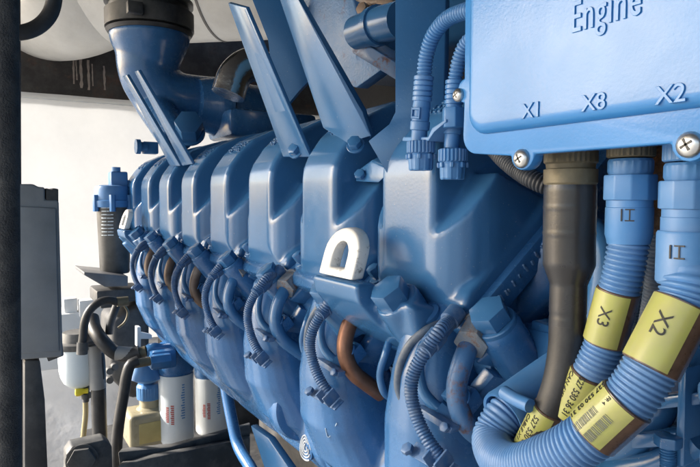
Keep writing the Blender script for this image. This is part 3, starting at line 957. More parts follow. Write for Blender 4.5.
# raised pan of the lid
def rrect(y0, y1, z0, z1, r, n=8):
    o = []
    for cy, cz, a0 in ((y0-r, z0+r, -90), (y0-r, z1-r, 0), (y1+r, z1-r, 90), (y1+r, z0+r, 180)):
        for i in range(n+1):
            a = R_(a0+90*i/n); o.append((cy+r*math.cos(a), cz+r*math.sin(a)))
    return o
bm = NB()
r1 = rrect(YL-.012, YR+.004, ZB+.0165, ZT-.01, .020); r2 = rrect(YL-.0215, YR+.012, ZB+.0255, ZT-.02, .014)
XP = XF-.0085
loops = []
for (rr, x) in ((r1, XF+.002), (r1, XF-.0005)): loops.append([bm.verts.new((x, y, z)) for y, z in rr])
for t in (.15, .35, .6, .85, 1.):
    xx = XF-.0005-(.008)*(math.sin(t*math.pi/2))
    w = 1-math.cos(t*math.pi/2)
    loops.append([bm.verts.new((xx, a[0]*(1-w)+c[0]*w, a[1]*(1-w)+c[1]*w)) for a, c in zip(r1, r2)])
for i in range(len(loops)-1):
    n = len(loops[i])
    for k in range(n): bm.faces.new((loops[i][k], loops[i][(k+1) % n], loops[i+1][(k+1) % n], loops[i+1][k]))
bm.faces.new(loops[-1]); bm.faces.new(loops[0][::-1])
fin('lid_panel', bm, M_box, lid, ang=50)
XPF = XF-.0085
def boxtext(s, px, py, size, name='raised_lettering', sh=0., sp=1., sq=1.):
    c = P(px, py, X=XPF-.0002)
    b = text_bm(s, size, .0008, .00025, spacing=sp, shear=sh)
    for v in b.verts: v.co.x *= sq
    place_bm(b, c, V((0, -1, 0)), V((0, 0, 1)), V((-1, 0, 0)))
    return fin(name, b, M_box, BOX, ang=40)
boxtext('X1', 532, 111, .0165)
boxtext('X8', 594, 103, .0165)
boxtext('X2', 671, 95, .0165)
boxtext('Engine', 605, 10, .0315, sp=1.12, sq=.60)
def screw(p, n, r=.0075):
    b = NB()
    add_lathe(b, p, n, [(0, r*1.02), (.0015, r), (.003, r*.85), (.0042, r*.55), (.0046, r*.2)], 28)
    o = fin('screw', b, M_steel, BOX, ang=60)
    x, y, nn = frame(n); b = NB()
    for a in (.5, .5+math.pi/2):
        u = x*math.cos(a)+y*math.sin(a); w = nn.cross(u)
        add_box(b, p+nn*.0042, (r*1.0, r*.2, .0012), (u, w, nn), .0001, 1)
    fin('cross_slot', b, M_dark, o)
for q, r in ((e1, .0078), (e2, .0082), (P(459, 92, X=XF), .0062)):
    screw(V((XF-.0002, q.y, q.z-.003)), V((-1, 0, 0)), r)

# ================================================================== THICK CABLES
def label_sleeve(parent, a, c, r, side, span=2.0, name='label', M=M_yellow):
    """clear brown holder round the cable with a yellow printed strip on the side facing out"""
    ax = (c-a).normalized(); L = (c-a).length
    b = NB()
    add_lathe(b, a, ax, [(0, r*.96), (.0006, r), (L-.0006, r), (L, r*.96)], 40)
    hold = fin('label_holder', b, M_amber, parent)
    b = NB(); sd = (side-ax*side.dot(ax)).normalized(); tg = sd.cross(ax); n = 24
    R = r+.0006; e = .0015
    rows_ = []
    for h in (e, L-e):
        rows_.append(([b.verts.new(a+ax*h+(sd*math.cos(t)+tg*math.sin(t))*R) for t in [-span/2+span*i/n for i in range(n+1)]],
                      [b.verts.new(a+ax*h+(sd*math.cos(t)+tg*math.sin(t))*(R-.0008)) for t in [-span/2+span*i/n for i in range(n+1)]]))
    (o0, i0), (o1, i1) = rows_
    for k in range(n):
        b.faces.new((o0[k], o0[k+1], o1[k+1], o1[k])); b.faces.new((i0[k], i1[k], i1[k+1], i0[k+1]))
        b.faces.new((o0[k], i0[k], i0[k+1], o0[k+1])); b.faces.new((o1[k], o1[k+1], i1[k+1], i1[k]))
    b.faces.new((o0[0], o1[0], i1[0], i0[0])); b.faces.new((o0[n], i0[n], i1[n], o1[n]))
    lab = fin(name, b, M, parent)
    return ax, sd, tg, R+.0003, lab
def print_on(lab, txts, a, ax, sd, R):
    b = NB()
    for s, size, t, off, sp in txts:
        q = text_bm(s, size, .0002, 0., spacing=sp)
        for v in q.verts: v.co.y += off
        wrap_bm(q, a+ax*t, ax, sd, R); merge(b, q)
    return fin('print', b, M_ink, lab, smooth=False)
def barcode(lab, a, ax, sd, R, t0, t1, o0, o1, n=26, seed=1):
    rnd = random.Random(seed); b = NB(); t = t0
    while t < t1:
        w = rnd.choice((.0003, .0005, .0009)); q = bmesh.new()
        vs = [q.verts.new((x, y, .0001)) for x, y in ((t, o0), (t+w, o0), (t+w, o1), (t, o1))]
        vz = [q.verts.new((x, y, .0003)) for x, y in ((t, o0), (t+w, o0), (t+w, o1), (t, o1))]
        q.faces.new(vs[::-1]); q.faces.new(vz)
        for k in range(4): q.faces.new((vs[k], vs[(k+1) % 4], vz[(k+1) % 4], vz[k]))
        wrap_bm(q, a, ax, sd, R); merge(b, q)
        t += w+rnd.choice((.0004, .0006, .0009))
    return fin('barcode', b, M_greyprint, lab, smooth=False)
TOCAM = -(FW)
# --- black cable X1
XC = .432
top = P(571, 152, X=XC)
BC = thing('black_cable', 'thick black cable in a smooth rubber boot under the threaded brown collar', 'cable', V((XC, top.y, 1.2)))
bm = NB()
add_lathe(bm, V((top.x, top.y, 1.548)), V((0, 0, -1)), [(0, .0215), (.004, .0222), (.0185, .0222), (.020, .0205), (.024, .0200), (.0245, .0222), (.036, .0222), (.038, .021), (.042, .021)], 64,
          rib=(.003, .0190, 30, .0006))
fin('threaded_collar', bm, M_collar, BC, ang=25)
bm = NB()
z0 = 1.511
bp = [V((top.x, top.y, z0)), V((top.x, top.y, z0-.05)), P(569, 262, X=.432), P(568, 300, X=.431), P(567, 345, X=.430)]
p, T = spline(bp, .0022)
def br(i, n):
    u = i/n
    r = .0218 if u < .50 else .0218-(.0062)*min(1, (u-.50)/.12)
    if u < .03: r *= .97+u
    if .13 < u < .15 or .30 < u < .31: r += .0004
    if u > .80: r = min(r, .0158)
    if .795 < u < .81: r -= .0004
    return r
add_sweep(bm, p, br, 40)
fin('rubber_boot', bm, M_boot, BC, ang=45)
bm = NB()
cp = [P(567.5, 325, X=.430), P(566, 350, X=.429), P(560, 385, X=.425), P(547, 420, X=.42), P(532, 448, X=.418), P(515, 478, X=.42), P(500, 505, X=.43)]
add_tube(bm, cp, .0152, 36, .004)
fin('cable_jacket', bm, M_rubber, BC)
a, c = P(552, 408, X=.421), P(524, 462, X=.418)
ax, sd, tg, R, lab = label_sleeve(BC, a, c, .0158, V((-.95, -.05, .25)), 1.9)
print_on(lab, [('527 530 02 31', .0078, .029, .001, 1.0), ('CABLE X1', .0066, .026, -.0075, 1.0)], a, ax, sd, R)

# --- corrugated conduits X3 and X2, same family of unions
def union(T_, p, r, parent, tilt=V((0, 0, -1)), M=M_plastic):
    b = NB()
    add_lathe(b, p+V((0, 0, .012)), V((0, 0, -1)), [(0, r*1.02), (.003, r*1.06), (.016, r*1.06), (.017, r*.98)], 72, rib=(.002, .0165, 44, .0006))
    fin('ring_nut', b, M_collar if T_ == 'a' else M, parent, ang=25)
    b = NB()
    add_lathe(b, p-V((0, 0, .006)), V((0, 0, -1)), [(0, r*.93), (.002, r*1.0), (.010, r*1.0), (.012, r*.94), (.02, r*.94)], 72, rib=(.002, .011, 52, .0004))
    fin('knurled_ring', b, M, parent, ang=25)
    b = NB()
    add_hexband(b, p-V((0, 0, .0185)), r*1.20, .020)
    add_lathe(b, p-V((0, 0, .036)), V((0, 0, -1)), [(0, r*1.02), (.008, r*1.02), (.0085, r*1.05), (.030, r*1.05), (.034, r*.98), (.037, r*.95)], 48)
    return fin('union_body', b, M, parent, ang=30)
def add_hexband(b, p, r, h, n=10):
    pts = [p+V((math.cos(2*math.pi*k/n), math.sin(2*math.pi*k/n), 0))*r for k in range(n)]
    add_prism(b, pts, V((0, 0, -h)), .0012, 2)
def clipmark(parent, p, r, side):
    s = V((side.x, side.y, 0)).normalized(); t = V((0, 0, 1)).cross(s)
    b = NB()
    for u in (-.0050, .0008): add_box(b, p+s*(r-.0006)+t*u, (.0030, .0011, .0095), (s, t, V((0, 0, 1))), .0001, 1)
    for w in (-.0043, .0043): add_box(b, p+s*(r-.0008)+t*.0008+V((0, 0, w)), (.0032, .0068, .0010), (s, t, V((0, 0, 1))), .0001, 1)
    fin('latch_window', b, M_dark, parent)
# X3
t3 = P(631, 150, X=.440)
K3 = thing('corrugated_conduit', 'slimmer blue grey corrugated conduit with the X3 label beside the black cable', 'conduit', V((.44, t3.y, 1.2)), 'blue corrugated conduits under the control box')
ub = union('a', V((t3.x, t3.y, 1.536)), .0170, K3)
clipmark(ub, V((t3.x, t3.y, 1.486)), .0172, V((-.8, -.5, 0)))
u0 = V((t3.x, t3.y, 1.470))
kp = [u0+V((0, 0, .006)), P(629, 236, X=.440), P(624.5, 266, X=.439), P(619, 290, X=.438), P(611.7, 316.5, X=.4368), P(604.5, 343, X=.4355), P(592, 372, X=.431), P(581.5, 393, X=.431), P(571, 414, X=.431), P(556, 440, X=.436), P(540, 470, X=.45)]
bm = NB(); add_corr(bm, kp, .0158, .0041, .0016, 36)
fin('conduit', bm, M_conduit, K3, ang=60)
a, c = P(619, 290, X=.438), P(604.5, 343, X=.4355)
ax, sd, tg, R, lab = label_sleeve(K3, a, c, .0168, V((-.9, -.12, .15)), 2.15)
print_on(lab, [('X3', .0135, .021, .002, 1.)], a, ax, sd, R)
a, c = P(592, 372, X=.431), P(571, 414, X=.431)
ax, sd, tg, R, lab = label_sleeve(K3, a, c, .0168, V((-.95, -.02, .15)), 2.1)
print_on(lab, [('527 530 36 31', .0078, .020, .0045, .92), ('CAN 4X3', .0066, .015, -.0065, 1.0)], a, ax, sd, R)
# X2
t2 = P(691, 155, X=.428)
K2 = thing('corrugated_conduit', 'thicker blue corrugated conduit with the X2 label, looping round into a sleeve in front', 'conduit', V((.42, t2.y, 1.2)), 'blue corrugated conduits under the control box')
ub = union('b', V((t2.x, t2.y, 1.530)), .0172, K2)
bm = NB()
add_lathe(bm, V((t2.x, t2.y, 1.476)), V((0, 0, -1)), [(0, .0195), (.002, .0205), (.036, .0205), (.038, .019)], 48)
fin('union_cap', bm, M_plastic, K2, ang=30)
clipmark(ub, V((t2.x, t2.y, 1.462)), .0203, V((-.9, -.2, 0)))
kp = [V((t2.x, t2.y, 1.445)), P(690, 278, X=.4245), P(684, 303, X=.4185), P(667, 335.5, X=.4085), P(650, 368, X=.3985), P(628, 400, X=.3885), P(610, 417, X=.3825), P(592, 434, X=.3765), P(574, 446, X=.372), P(548, 458, X=.370), P(517, 466, X=.376), P(497, 456, X=.390), P(492, 437, X=.405), P(503, 417, X=.418), P(520, 404, X=.436)]
bm = NB(); add_corr(bm, kp, .0186, .0040, .0016, 40)
fin('conduit', bm, M_conduit, K2, ang=60)
a, c = P(684, 303, X=.4185), P(650, 368, X=.3985)
ax, sd, tg, R, lab = label_sleeve(K2, a, c, .0200, V((-.92, -.1, .2)), 1.9)
print_on(lab, [('X2', .0145, .021, .001, 1.)], a, ax, sd, R)
a, c = P(628, 400, X=.3885), P(592, 434, X=.3765)
ax, sd, tg, R, lab = label_sleeve(K2, a, c, .0200, V((-.85, -.1, .45)), 2.0)
print_on(lab, [('527 530 03 31', .0062, .018, -.0125, 1.0), ('FR 4', .004, .006, .0, 1.)], a, ax, sd, R)
barcode(lab, a, ax, sd, R, .013, .036, .006, .013, seed=3); barcode(lab, a, ax, sd, R, .016, .038, -.004, .002, seed=4)

# --- thin conduits behind, hanging down to the engine
def thin(label, pts, r, M, cat='conduit', group=None, pitch=.0034, dep=.0011):
    b = NB(); add_corr(b, pts, r, pitch, dep, 18)
    o = fin('thin_conduit', b, M, None, ang=60)
    return tag(o, label, cat, group)
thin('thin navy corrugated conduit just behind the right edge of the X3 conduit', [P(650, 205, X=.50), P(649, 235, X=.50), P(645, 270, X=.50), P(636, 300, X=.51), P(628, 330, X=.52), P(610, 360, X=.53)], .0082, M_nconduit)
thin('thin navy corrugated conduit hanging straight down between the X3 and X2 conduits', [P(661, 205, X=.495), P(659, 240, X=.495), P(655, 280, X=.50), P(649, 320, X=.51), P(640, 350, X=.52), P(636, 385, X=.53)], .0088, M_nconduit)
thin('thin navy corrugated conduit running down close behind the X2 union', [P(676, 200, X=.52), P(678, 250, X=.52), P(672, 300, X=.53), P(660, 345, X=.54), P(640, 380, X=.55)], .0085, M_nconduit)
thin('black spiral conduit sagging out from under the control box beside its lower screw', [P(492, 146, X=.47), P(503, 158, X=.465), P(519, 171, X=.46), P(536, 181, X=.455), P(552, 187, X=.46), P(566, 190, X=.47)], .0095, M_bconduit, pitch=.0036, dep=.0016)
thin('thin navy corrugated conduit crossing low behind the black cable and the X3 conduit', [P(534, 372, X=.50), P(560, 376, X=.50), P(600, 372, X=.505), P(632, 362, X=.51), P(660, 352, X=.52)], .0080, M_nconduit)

# --- two small plug-in conduits left of the box
def plug(label, pts, r, pa, pb, base, x0, dz):
    T0 = thing('plug_conduit', label, 'conduit', V((base.x, base.y, base.z)), 'small conduits plugged in left of the control box')
    b = NB(); add_corr(b, pts, r, .0043, .0015, 24)
    fin('conduit', b, M_plastic, T0, ang=60)
    d = (pb-pa).normalized(); L = (pb-pa).length
    b = NB()
    s = L/6
    prof = []
    for k in range(5): prof += [(s*k*1.0, r*1.12), (s*k+.0006, r*1.28), (s*(k+.8), r*1.28), (s*(k+.8)+.0006, r*1.1)]
    prof += [(L, r*1.2)]
    add_lathe(b, pa, d, prof, 28)
    fin('clip_rings', b, M_plastic, T0, ang=30)
    b = NB()
    add_lathe(b, pb, d, [(0, r*1.15), (.016, r*1.15), (.017, r*1.3), (.026, r*1.3), (.027, r*1.05), (.042, r*1.05)], 24)
    sd = V((-.9, -.3, 0)).normalized(); t = d.cross(sd)
    for k in (.003, .013): add_box(b, pb+d*k+sd*r*1.17, (.003, .010, .003), (sd, t, d), .0006, 1)
    for k in (-1, 1): add_box(b, pb+d*.008+sd*r*1.17+t*.005*k, (.003, .002, .013), (sd, t, d), .0006, 1)
    fin('latch_body', b, M_plastic, T0, ang=30)
    b = NB()
    n = 22; z1 = base.z
    R1 = .0165
    add_lathe(b, V((base.x, base.y, z1)), V((0, 0, -1)), [(0, R1*.9), (.001, R1), (.0135, R1), (.0145, R1*.9)], 66, rib=(.0005, .014, n, .0016))
    fin('ribbed_nut', b, M_plastic, T0, ang=20)
    b = NB()
    add_lathe(b, V((base.x, base.y, z1-.0145)), V((0, 0, -1)), [(0, R1*.86), (.002, R1*.9), (.018, R1*.86), (.0195, R1*.8)], 60, rib=(.003, .020, 8, .0012))
    for k in range(8):
        a_ = 2*math.pi*k/8
        add_box(b, V((base.x+R1*.88*math.cos(a_), base.y+R1*.88*math.sin(a_), z1-.018)), (.006, .004, .006), (V((math.cos(a_), math.sin(a_), 0)), V((-math.sin(a_), math.cos(a_), 0)), V((0, 0, 1))), .0008, 1)
    fin('socket_cup', b, M_plastic, T0, ang=20)
    return T0
c1 = P(421, 141, X=.437); c2 = P(453, 149, X=.452)
p1 = plug('small blue conduit arching over into the outer plug left of the control box', [P(485, 8, X=.43), P(463, 12, X=.432), P(446, 20, X=.435), P(433, 36, X=.436), P(426, 58, X=.437), P(424, 78, X=.437)], .0088, P(424, 76, X=.437), P(421.5, 107, X=.437), c1, 0, 0)
p2 = plug('small blue corrugated conduit tucked tight against the left edge of the control box', [P(480, 32, X=.455), P(466, 44, X=.455), P(459, 60, X=.455), P(455, 80, X=.455)], .0082, P(455, 80, X=.455), P(453.5, 110, X=.455), c2, 0, 0)
bm = NB()
add_prism(bm, [P(402, 141, X=.437), P(428, 141, X=.432), P(434, 132, X=.432), P(446, 122, X=.432), P(446, 119, X=.432), P(432, 128, X=.432), P(428, 137, X=.432), P(403, 137, X=.437)], (.035, 0, 0), .0008)
fin('plug_carrier', bm, M_plastic, ENG)
bm = NB()
add_hex(bm, P(453, 128, X=.445), V((0, 0, 1)), .0125, .022)
fin('cable_gland', bm, M_plastic, p2)
# ================================================================== BEHIND, LEFT
YW = 4.0
def wallbox(name, x0, x1, y0, y1, z0, z1, M, label, cat):
    b = NB(); add_box(b, V(((x0+x1)/2, (y0+y1)/2, (z0+z1)/2)), (x1-x0, y1-y0, z1-z0), None, .004)
    return tag(fin(name, b, M), label, cat)
bm = NB(); g = 26; vs = []
for i in range(g+1):
    vs.append([bm.verts.new((-.45+2.85*i/g, YW+.006*math.sin(i*1.7+j*.6)+.004*math.sin(j*1.1), 2.11*j/g)) for j in range(g+1)])
for i in range(g):
    for j in range(g): bm.faces.new((vs[i][j], vs[i+1][j], vs[i+1][j+1], vs[i][j+1]))
w1 = tag(fin('end_wall', bm, M_sheet, ang=180), 'bright white end wall behind the far end of the engine', 'wall')
bm = NB(); add_box(bm, V((.98, YW-.014, 2.075)), (2.8, .012, .006), None, .001); 
for x in (.20,): add_box(bm, V((x, YW-.014, 1.0)), (.012, .012, 2.0), None, .001)
bm2 = bm
o = link('wall_seam', None) if False else None
me_ = fin('wall_seam', bm, M_white, w1)
w2 = wallbox('rusted_panel', -.45, 2.4, YW+.03, YW+.08, 2.11, 3.2, M_brownwall, 'dark rusted steel panel with pale streaks above the white wall', 'wall')
bm = NB()
rnd = random.Random(3)
for px, y0, y1, w in ((80.5, 57, 88, .010), (88, 60, 90, .008), (73, 52, 84, .006), (104, 66, 90, .007), (76, 60, 80, .004), (92, 64, 86, .004)):
    a = P(px, y0, Y=YW+.028); c = P(px+1, y1, Y=YW+.028)
    pts = []; nn = 8
    for i in range(nn+1):
        q = a.lerp(c, i/nn); pts.append(q+V((-w*rnd.uniform(.4, 1.1), 0, 0)))
    for i in range(nn, -1, -1):
        q = a.lerp(c, i/nn); pts.append(q+V((w*rnd.uniform(.4, 1.1), 0, 0)))
    add_prism(bm, pts, (0, .003, 0), 0)
fin('lime_streak', bm, M_streak, w2)
# exhaust silencer: horizontal clad cylinder with a mitred elbow at its left end
bm = NB()
ya = 3.45
c0 = P(96, -22, Y=ya); rr = .36
p = [P(98, -22, D=3.3), P(300, -36, D=3.05)]
dax = (p[1]-p[0]).normalized()
add_lathe(bm, p[0], dax, [(0, rr), (.80, rr), (1.7, rr)], 72)
SIL = thing('exhaust_silencer', 'fat silver clad exhaust pipe with a mitred elbow high at the left', 'exhaust pipe', V((c0.x+.4, ya, c0.z-rr)))
fin('straight_section', bm, M_silver, SIL)
bm = NB()
q, _ = spline([p[0]+dax*.03, P(72, -9, D=3.32), P(52, -2, D=3.5), P(45, 2, D=3.95)], .05)
add_sweep(bm, q, rr*.985, 64)
fin('elbow_section', bm, M_silver, SIL)
for t_ in (.0, .72):
    bm = NB(); add_lathe(bm, p[0]+dax*t_, dax, [(-.006, rr+.003), (.006, rr+.003)], 72)
    fin('seam_band', bm, M_seam, SIL)
# near post and hanging hose at the left edge
bm = NB()
pa, pb = P(4, -30, Y=.70), P(8, 520, Y=.70)
add_tube(bm, [pa, pa.lerp(pb, .5), pb], .0130, 32, .02)
post = tag(fin('padded_post', bm, M_cloth), 'black padded post at the very left edge', 'post')
bm = NB()
add_tube(bm, [P(-30, -20, Y=.95), P(-24, 8, Y=.95), P(-6, 28, Y=.95), P(16, 33, Y=.95), P(36, 28, Y=.95), P(50, 14, Y=.95), P(55, -8, Y=.95), P(54, -40, Y=.95)], .0105, 24, .006)
tag(fin('black_hose', bm, M_rubber), 'black hose hanging in a round loop in front of the silver exhaust pipe', 'hose')
# dark upright beside the post
bm = NB()
add_prism(bm, [P(10, -30, Y=1.6), P(20.5, -30, Y=1.6), P(23, 520, Y=1.6), P(4, 520, Y=1.6)], (0, .06, 0), .004)
tag(fin('door_frame', bm, M_dark), 'dark upright frame member behind the black padded post', 'frame')
# grey cabinet
yc = 1.5
CB = thing('grey_cabinet', 'dark grey plastic cabinet fixed left of the black fuel filter', 'cabinet', P(38, 360, Y=yc))
bm = NB()
tl, trr, br_, bl = P(10, 184, Y=yc), P(60, 189, Y=yc), P(63, 357, Y=yc), P(10, 358, Y=yc)
add_prism(bm, [P(8, 184, Y=yc), P(34, 184, Y=yc), P(38, 187, Y=yc), P(45, 187, Y=yc), P(45, 200, Y=yc), P(58, 200, Y=yc), P(59, 203, Y=yc), br_, P(8, 361, Y=yc)], (0, .22, 0), .006, 3)
fin('cabinet_body', bm, M_cab, CB)
bm = NB()
add_prism(bm, [P(46, 188, Y=yc+.004), P(52, 190, Y=yc+.004), P(53, 188, Y=yc+.004), P(58.5, 189, Y=yc+.004), P(58.5, 204, Y=yc+.004), P(46, 204, Y=yc+.004)], (0, .2, 0), .002)
fin('latch', bm, M_dark, CB)
bm = NB()
add_prism(bm, [P(14, 206, Y=yc-.006), P(56, 208, Y=yc-.006), P(59.5, 352, Y=yc-.006), P(14, 354, Y=yc-.006)], (0, .012, 0), .004, 2)
fin('door_panel', bm, M_cab, CB)
bm = NB()
add_prism(bm, [P(24, 360, Y=yc+.03), P(40, 360, Y=yc+.03), P(45, 400, Y=yc+.03), P(49, 500, Y=yc+.03), P(24, 500, Y=yc+.03)], (0, .08, 0), .006)
add_prism(bm, [P(48, 342, Y=yc+.03), P(62, 338, Y=yc+.03), P(64, 356, Y=yc+.03), P(48, 362, Y=yc+.03)], (0, .08, 0), .003)
fin('cabinet_leg', bm, M_dark, CB)
# --- fuel filter
yf = 2.35
q0, q1 = P(95.5, 205, Y=yf), P(131, 205, Y=yf)
rc = (q1-q0).length/2*.98; cx = (q0.x+q1.x)/2
zb = P(112, 273, Y=yf).z; zt = P(112, 203, Y=yf).z
FF = thing('fuel_filter', 'tall charcoal filter canister under a blue cap against the white wall', 'filter', V((cx, yf, zb)))
bm = NB()
add_lathe(bm, V((cx, yf, zb)), V((0, 0, 1)), [(0, rc*.8), (.006, rc*.86), (zt-zb, rc*.98)], 48)
fin('canister', bm, M_can, FF)
bm = NB()
add_lathe(bm, V((cx-.002, yf, zt-.004)), V((0, 0, 1)), [(-.012, rc*1.0), (-.01, rc*1.1), (.012, rc*1.12), (.016, rc*1.04), (.055, rc*1.04), (.066, rc*.95), (.07, rc*.6)], 48)
for k in range(6):
    a_ = k*math.pi/3+.3
    add_hex(bm, V((cx+rc*1.1*math.cos(a_), yf+rc*1.1*math.sin(a_), zt-.03)), V((0, 0, 1)), .011, .06)
q = P(118, 180, Y=yf)
add_box(bm, q, (.06, .06, .06), None, .006)
add_lathe(bm, q+V((-.01, -.02, .03)), V((0, 0, 1)), [(0, .016), (.016, .016)], 16)
add_box(bm, q+V((.04, 0, -.02)), (.09, .05, .04), None, .006)
fin('filter_head', bm, M_plastic, FF)
bm = NB()
for i, (s, w) in enumerate((('AIR', .0), ('SERVICE', 0), ('PRIME', 0), ('FILTER', 0))):
    pass
rnd = random.Random(5)
sd = V((-.85, -1, 0)).normalized()
for col in (-.5, -.12):
    for i in range(10):
        h = .05+.013*i+.10
        for j in range(3):
            a0 = col+j*.11+rnd.uniform(0, .03)
            b = bmesh.new()
            w_ = .006+rnd.uniform(0, .003); hh = rnd.uniform(.002, .004)
            vs = [b.verts.new(v) for v in ((0, 0, 0), (hh, 0, 0), (hh, w_, 0), (0, w_, 0))]; vz = [b.verts.new(v.co+V((0, 0, .0006))) for v in vs]
            b.faces.new(vs[::-1]); b.faces.new(vz)
            for k in range(4): b.faces.new((vs[k], vs[(k+1) % 4], vz[(k+1) % 4], vz[k]))
            for v in b.verts: v.co.y += a0*rc
            wrap_bm(b, V((cx, yf, zb+h*.95)), V((0, 0, 1)), sd, rc*.975+.0004); merge(bm, b)
fin('printed_panel', bm, M_wprint, FF, smooth=False)
bm = NB()
add_prism(bm, [P(84, 272, Y=yf-.12), P(128, 276, Y=yf-.12), P(128, 286, Y=yf-.12), P(105, 287, Y=yf-.12), P(84, 275, Y=yf-.12)], (0, .24, 0), .003)
fin('drip_tray', bm, M_tray, FF)
bm = NB()
add_box(bm, P(116, 293, Y=yf), (.16, .16, .05), None, .008)
add_box(bm, P(112, 301, Y=yf), (.10, .12, .03), None, .006)
fin('filter_bracket', bm, M_dark, FF)
# --- hoses at the lower left
def hose(label, pts, r, M, Y=1.95, seg=18, cat='hose', cuff=None):
    b = NB(); add_tube(b, [P(x, y, Y=Y+dy) for x, y, dy in pts], r, seg, .01)
    o = fin('hose', b, M); tag(o, label, cat)
    if cuff:
        for (x, y, dy), (x2, y2, dy2), rr_, MM in cuff:
            b = NB(); add_tube(b, [P(x, y, Y=Y+dy), P(x2, y2, Y=Y+dy2)], rr_, seg, .006)
            c = fin('hose_cuff', b, MM, None)
            l = c.location.copy(); c.parent = o; c.location = l-o.location
    return o
hose('thin black hose arching down left from a brass end below the filter tray', [(118, 302, 0), (108, 300, 0), (98, 303, 0), (90, 310, 0), (85, 321, 0), (83, 338, 0), (82, 346, 0)], .0125, M_rubber,
     cuff=[((128, 301, 0), (117, 302, 0), .015, M_collar), ((82.5, 342, 0), (82, 354, 0), .016, M_rail)])
hose('thick grey black hose sloping from the left to a brass union under the manifold', [(92, 318, .1), (94, 328, .06), (100, 338, .02), (108, 347, 0), (118, 354, 0), (130, 355, -.02), (140, 352, -.03)], .0215, M_rubber,
     cuff=[((116, 353, -.002), (134, 354.5, -.022), .0225, M_greyhose), ((133, 354.5, -.022), (146, 351, -.03), .017, M_collar)])
hose('wide vertical hose with a pale grey upper sleeve beside the milky bowl', [(96, 348, .05), (98, 365, .05), (98.5, 388, .05), (99, 410, .05), (100, 440, .05)], .0225, M_rubber,
     cuff=[((95, 345, .05), (98, 388, .05), .0245, M_greyhose)])
hose('slim black hose bending down from a brass elbow beside the clear bottle', [(138, 361, -.1), (131, 364, -.1), (127, 374, -.1), (124, 392, -.1), (120, 415, -.1), (117, 440, -.1), (116, 480, -.1)], .0165, M_rubber,
     cuff=[((150, 361, -.1), (131, 364.5, -.1), .0135, M_collar)])
hose('short thin hose with a wire hanging behind the arching black hose', [(117, 304, .05), (113, 315, .05), (110, 325, .05), (109, 334, .05)], .012, M_dark)
hose('thin pale wire drooping behind the hoses', [(124, 305, .1), (128, 312, .1), (125, 322, .1), (118, 328, .1)], .004, M_collar, cat='wire')
# dark mass behind hoses: pump and box
bm = NB()
add_prism(bm, [P(112, 320, Y=2.25), P(150, 300, Y=2.25), P(150, 395, Y=2.25), P(132, 400, Y=2.25), P(110, 378, Y=2.25)], (0, .25, 0), .02, 3)
for px, py in ((109, 370), (109, 379), (114, 366)): add_lathe(bm, P(px, py, Y=2.2), V((0, -1, 0)), [(0, .013), (.02, .012)], 16)
tag(fin('fuel_pump', bm, M_dark), 'dark pump body half hidden behind the hoses', 'pump')
bm = NB()
add_prism(bm, [P(137, 327, Y=1.98), P(141, 327, Y=1.98), P(141, 333, Y=1.98), P(152, 335, Y=1.98), P(152, 339, Y=1.98), P(141, 339, Y=1.98), P(141, 347, Y=1.98), P(137, 347, Y=1.98)], (0, .03, 0), .002)
tag(fin('pale_fitting', bm, M_white), 'pale hook shaped fitting at the corner of the blue manifold', 'fitting')
# blue unions near the manifold end
bm = NB()
q = P(156, 356, Y=1.9)
add_lathe(bm, P(146, 352, Y=1.92), V((1, 0, 0)), [(0, .02), (.01, .026), (.03, .026), (.05, .02), (.1, .02)], 20)
add_hex(bm, P(150, 362, Y=1.85), V((1, 0, 0)), .022, .06)
add_box(bm, P(162, 358, Y=1.9), (.08, .06, .06), None, .01)
fin('pipe_union', bm, M_paint, ENG)
# white machine base and clutter under the filter
bm = NB()
add_box(bm, P(80, 335, Y=3.2), (.55, .2, .26), None, .01)
add_box(bm, P(70, 310, Y=3.15), (.06, .06, .12), None, .006)
add_box(bm, P(92, 307, Y=3.12), (.12, .06, .08), None, .006)
add_box(bm, P(80, 343, Y=3.05), (.40, .02, .02), None, .003)
tag(fin('white_equipment', bm, M_white), 'low white equipment box in front of the white wall', 'equipment')
# --- milky separator bowl with valve
yb = 2.05
ctr = P(79, 365, Y=yb)
WS = thing('separator_bowl', 'milky white plastic bowl with a yellow drain valve', 'bowl', P(79, 385, Y=yb))
bm = NB()
zb_ = P(79, 387, Y=yb).z; zt_ = P(79, 347, Y=yb).z; hh = zt_-zb_
add_lathe(bm, V((ctr.x, yb, zb_)), V((0, 0, 1)), [(0, .018), (.004, .030), (.018, .046), (.038, .055), (.06, .059), (hh-.01, .061), (hh, .060)], 40)
fin('bowl', bm, M_bowl, WS, ang=50)
bm = NB(); add_lathe(bm, V((ctr.x, yb, zt_)), V((0, 0, 1)), [(0, .063), (.004, .066), (.018, .066), (.022, .05), (.05, .045)], 40)
fin('bowl_cap', bm, M_rail, WS)
bm = NB()
v0 = P(85, 389, Y=yb)
add_lathe(bm, V((v0.x, yb-.01, v0.z+.012)), V((0, 0, -1)), [(0, .012), (.02, .012), (.022, .016), (.038, .016), (.04, .010), (.05, .010)], 20)
vb = fin('valve_body', bm, M_rail, WS)
bm = NB(); add_lathe(bm, P(78, 391.5, Y=yb-.02), V((1, -.3, 0)), [(-.008, .010), (-.004, .015), (.006, .015), (.018, .008), (.03, .008)], 20)
fin('valve_knob', bm, M_valve, vb)
bm = NB(); add_tube(bm, [P(85.5, 399, Y=yb-.01), P(85.5, 415, Y=yb-.01), P(84, 430, Y=yb-.01), P(82, 448, Y=yb-.01)], .0085, 18, .01)
tag(fin('drain_hose', bm, M_tan), 'tan transparent drain hose below the yellow valve', 'hose')
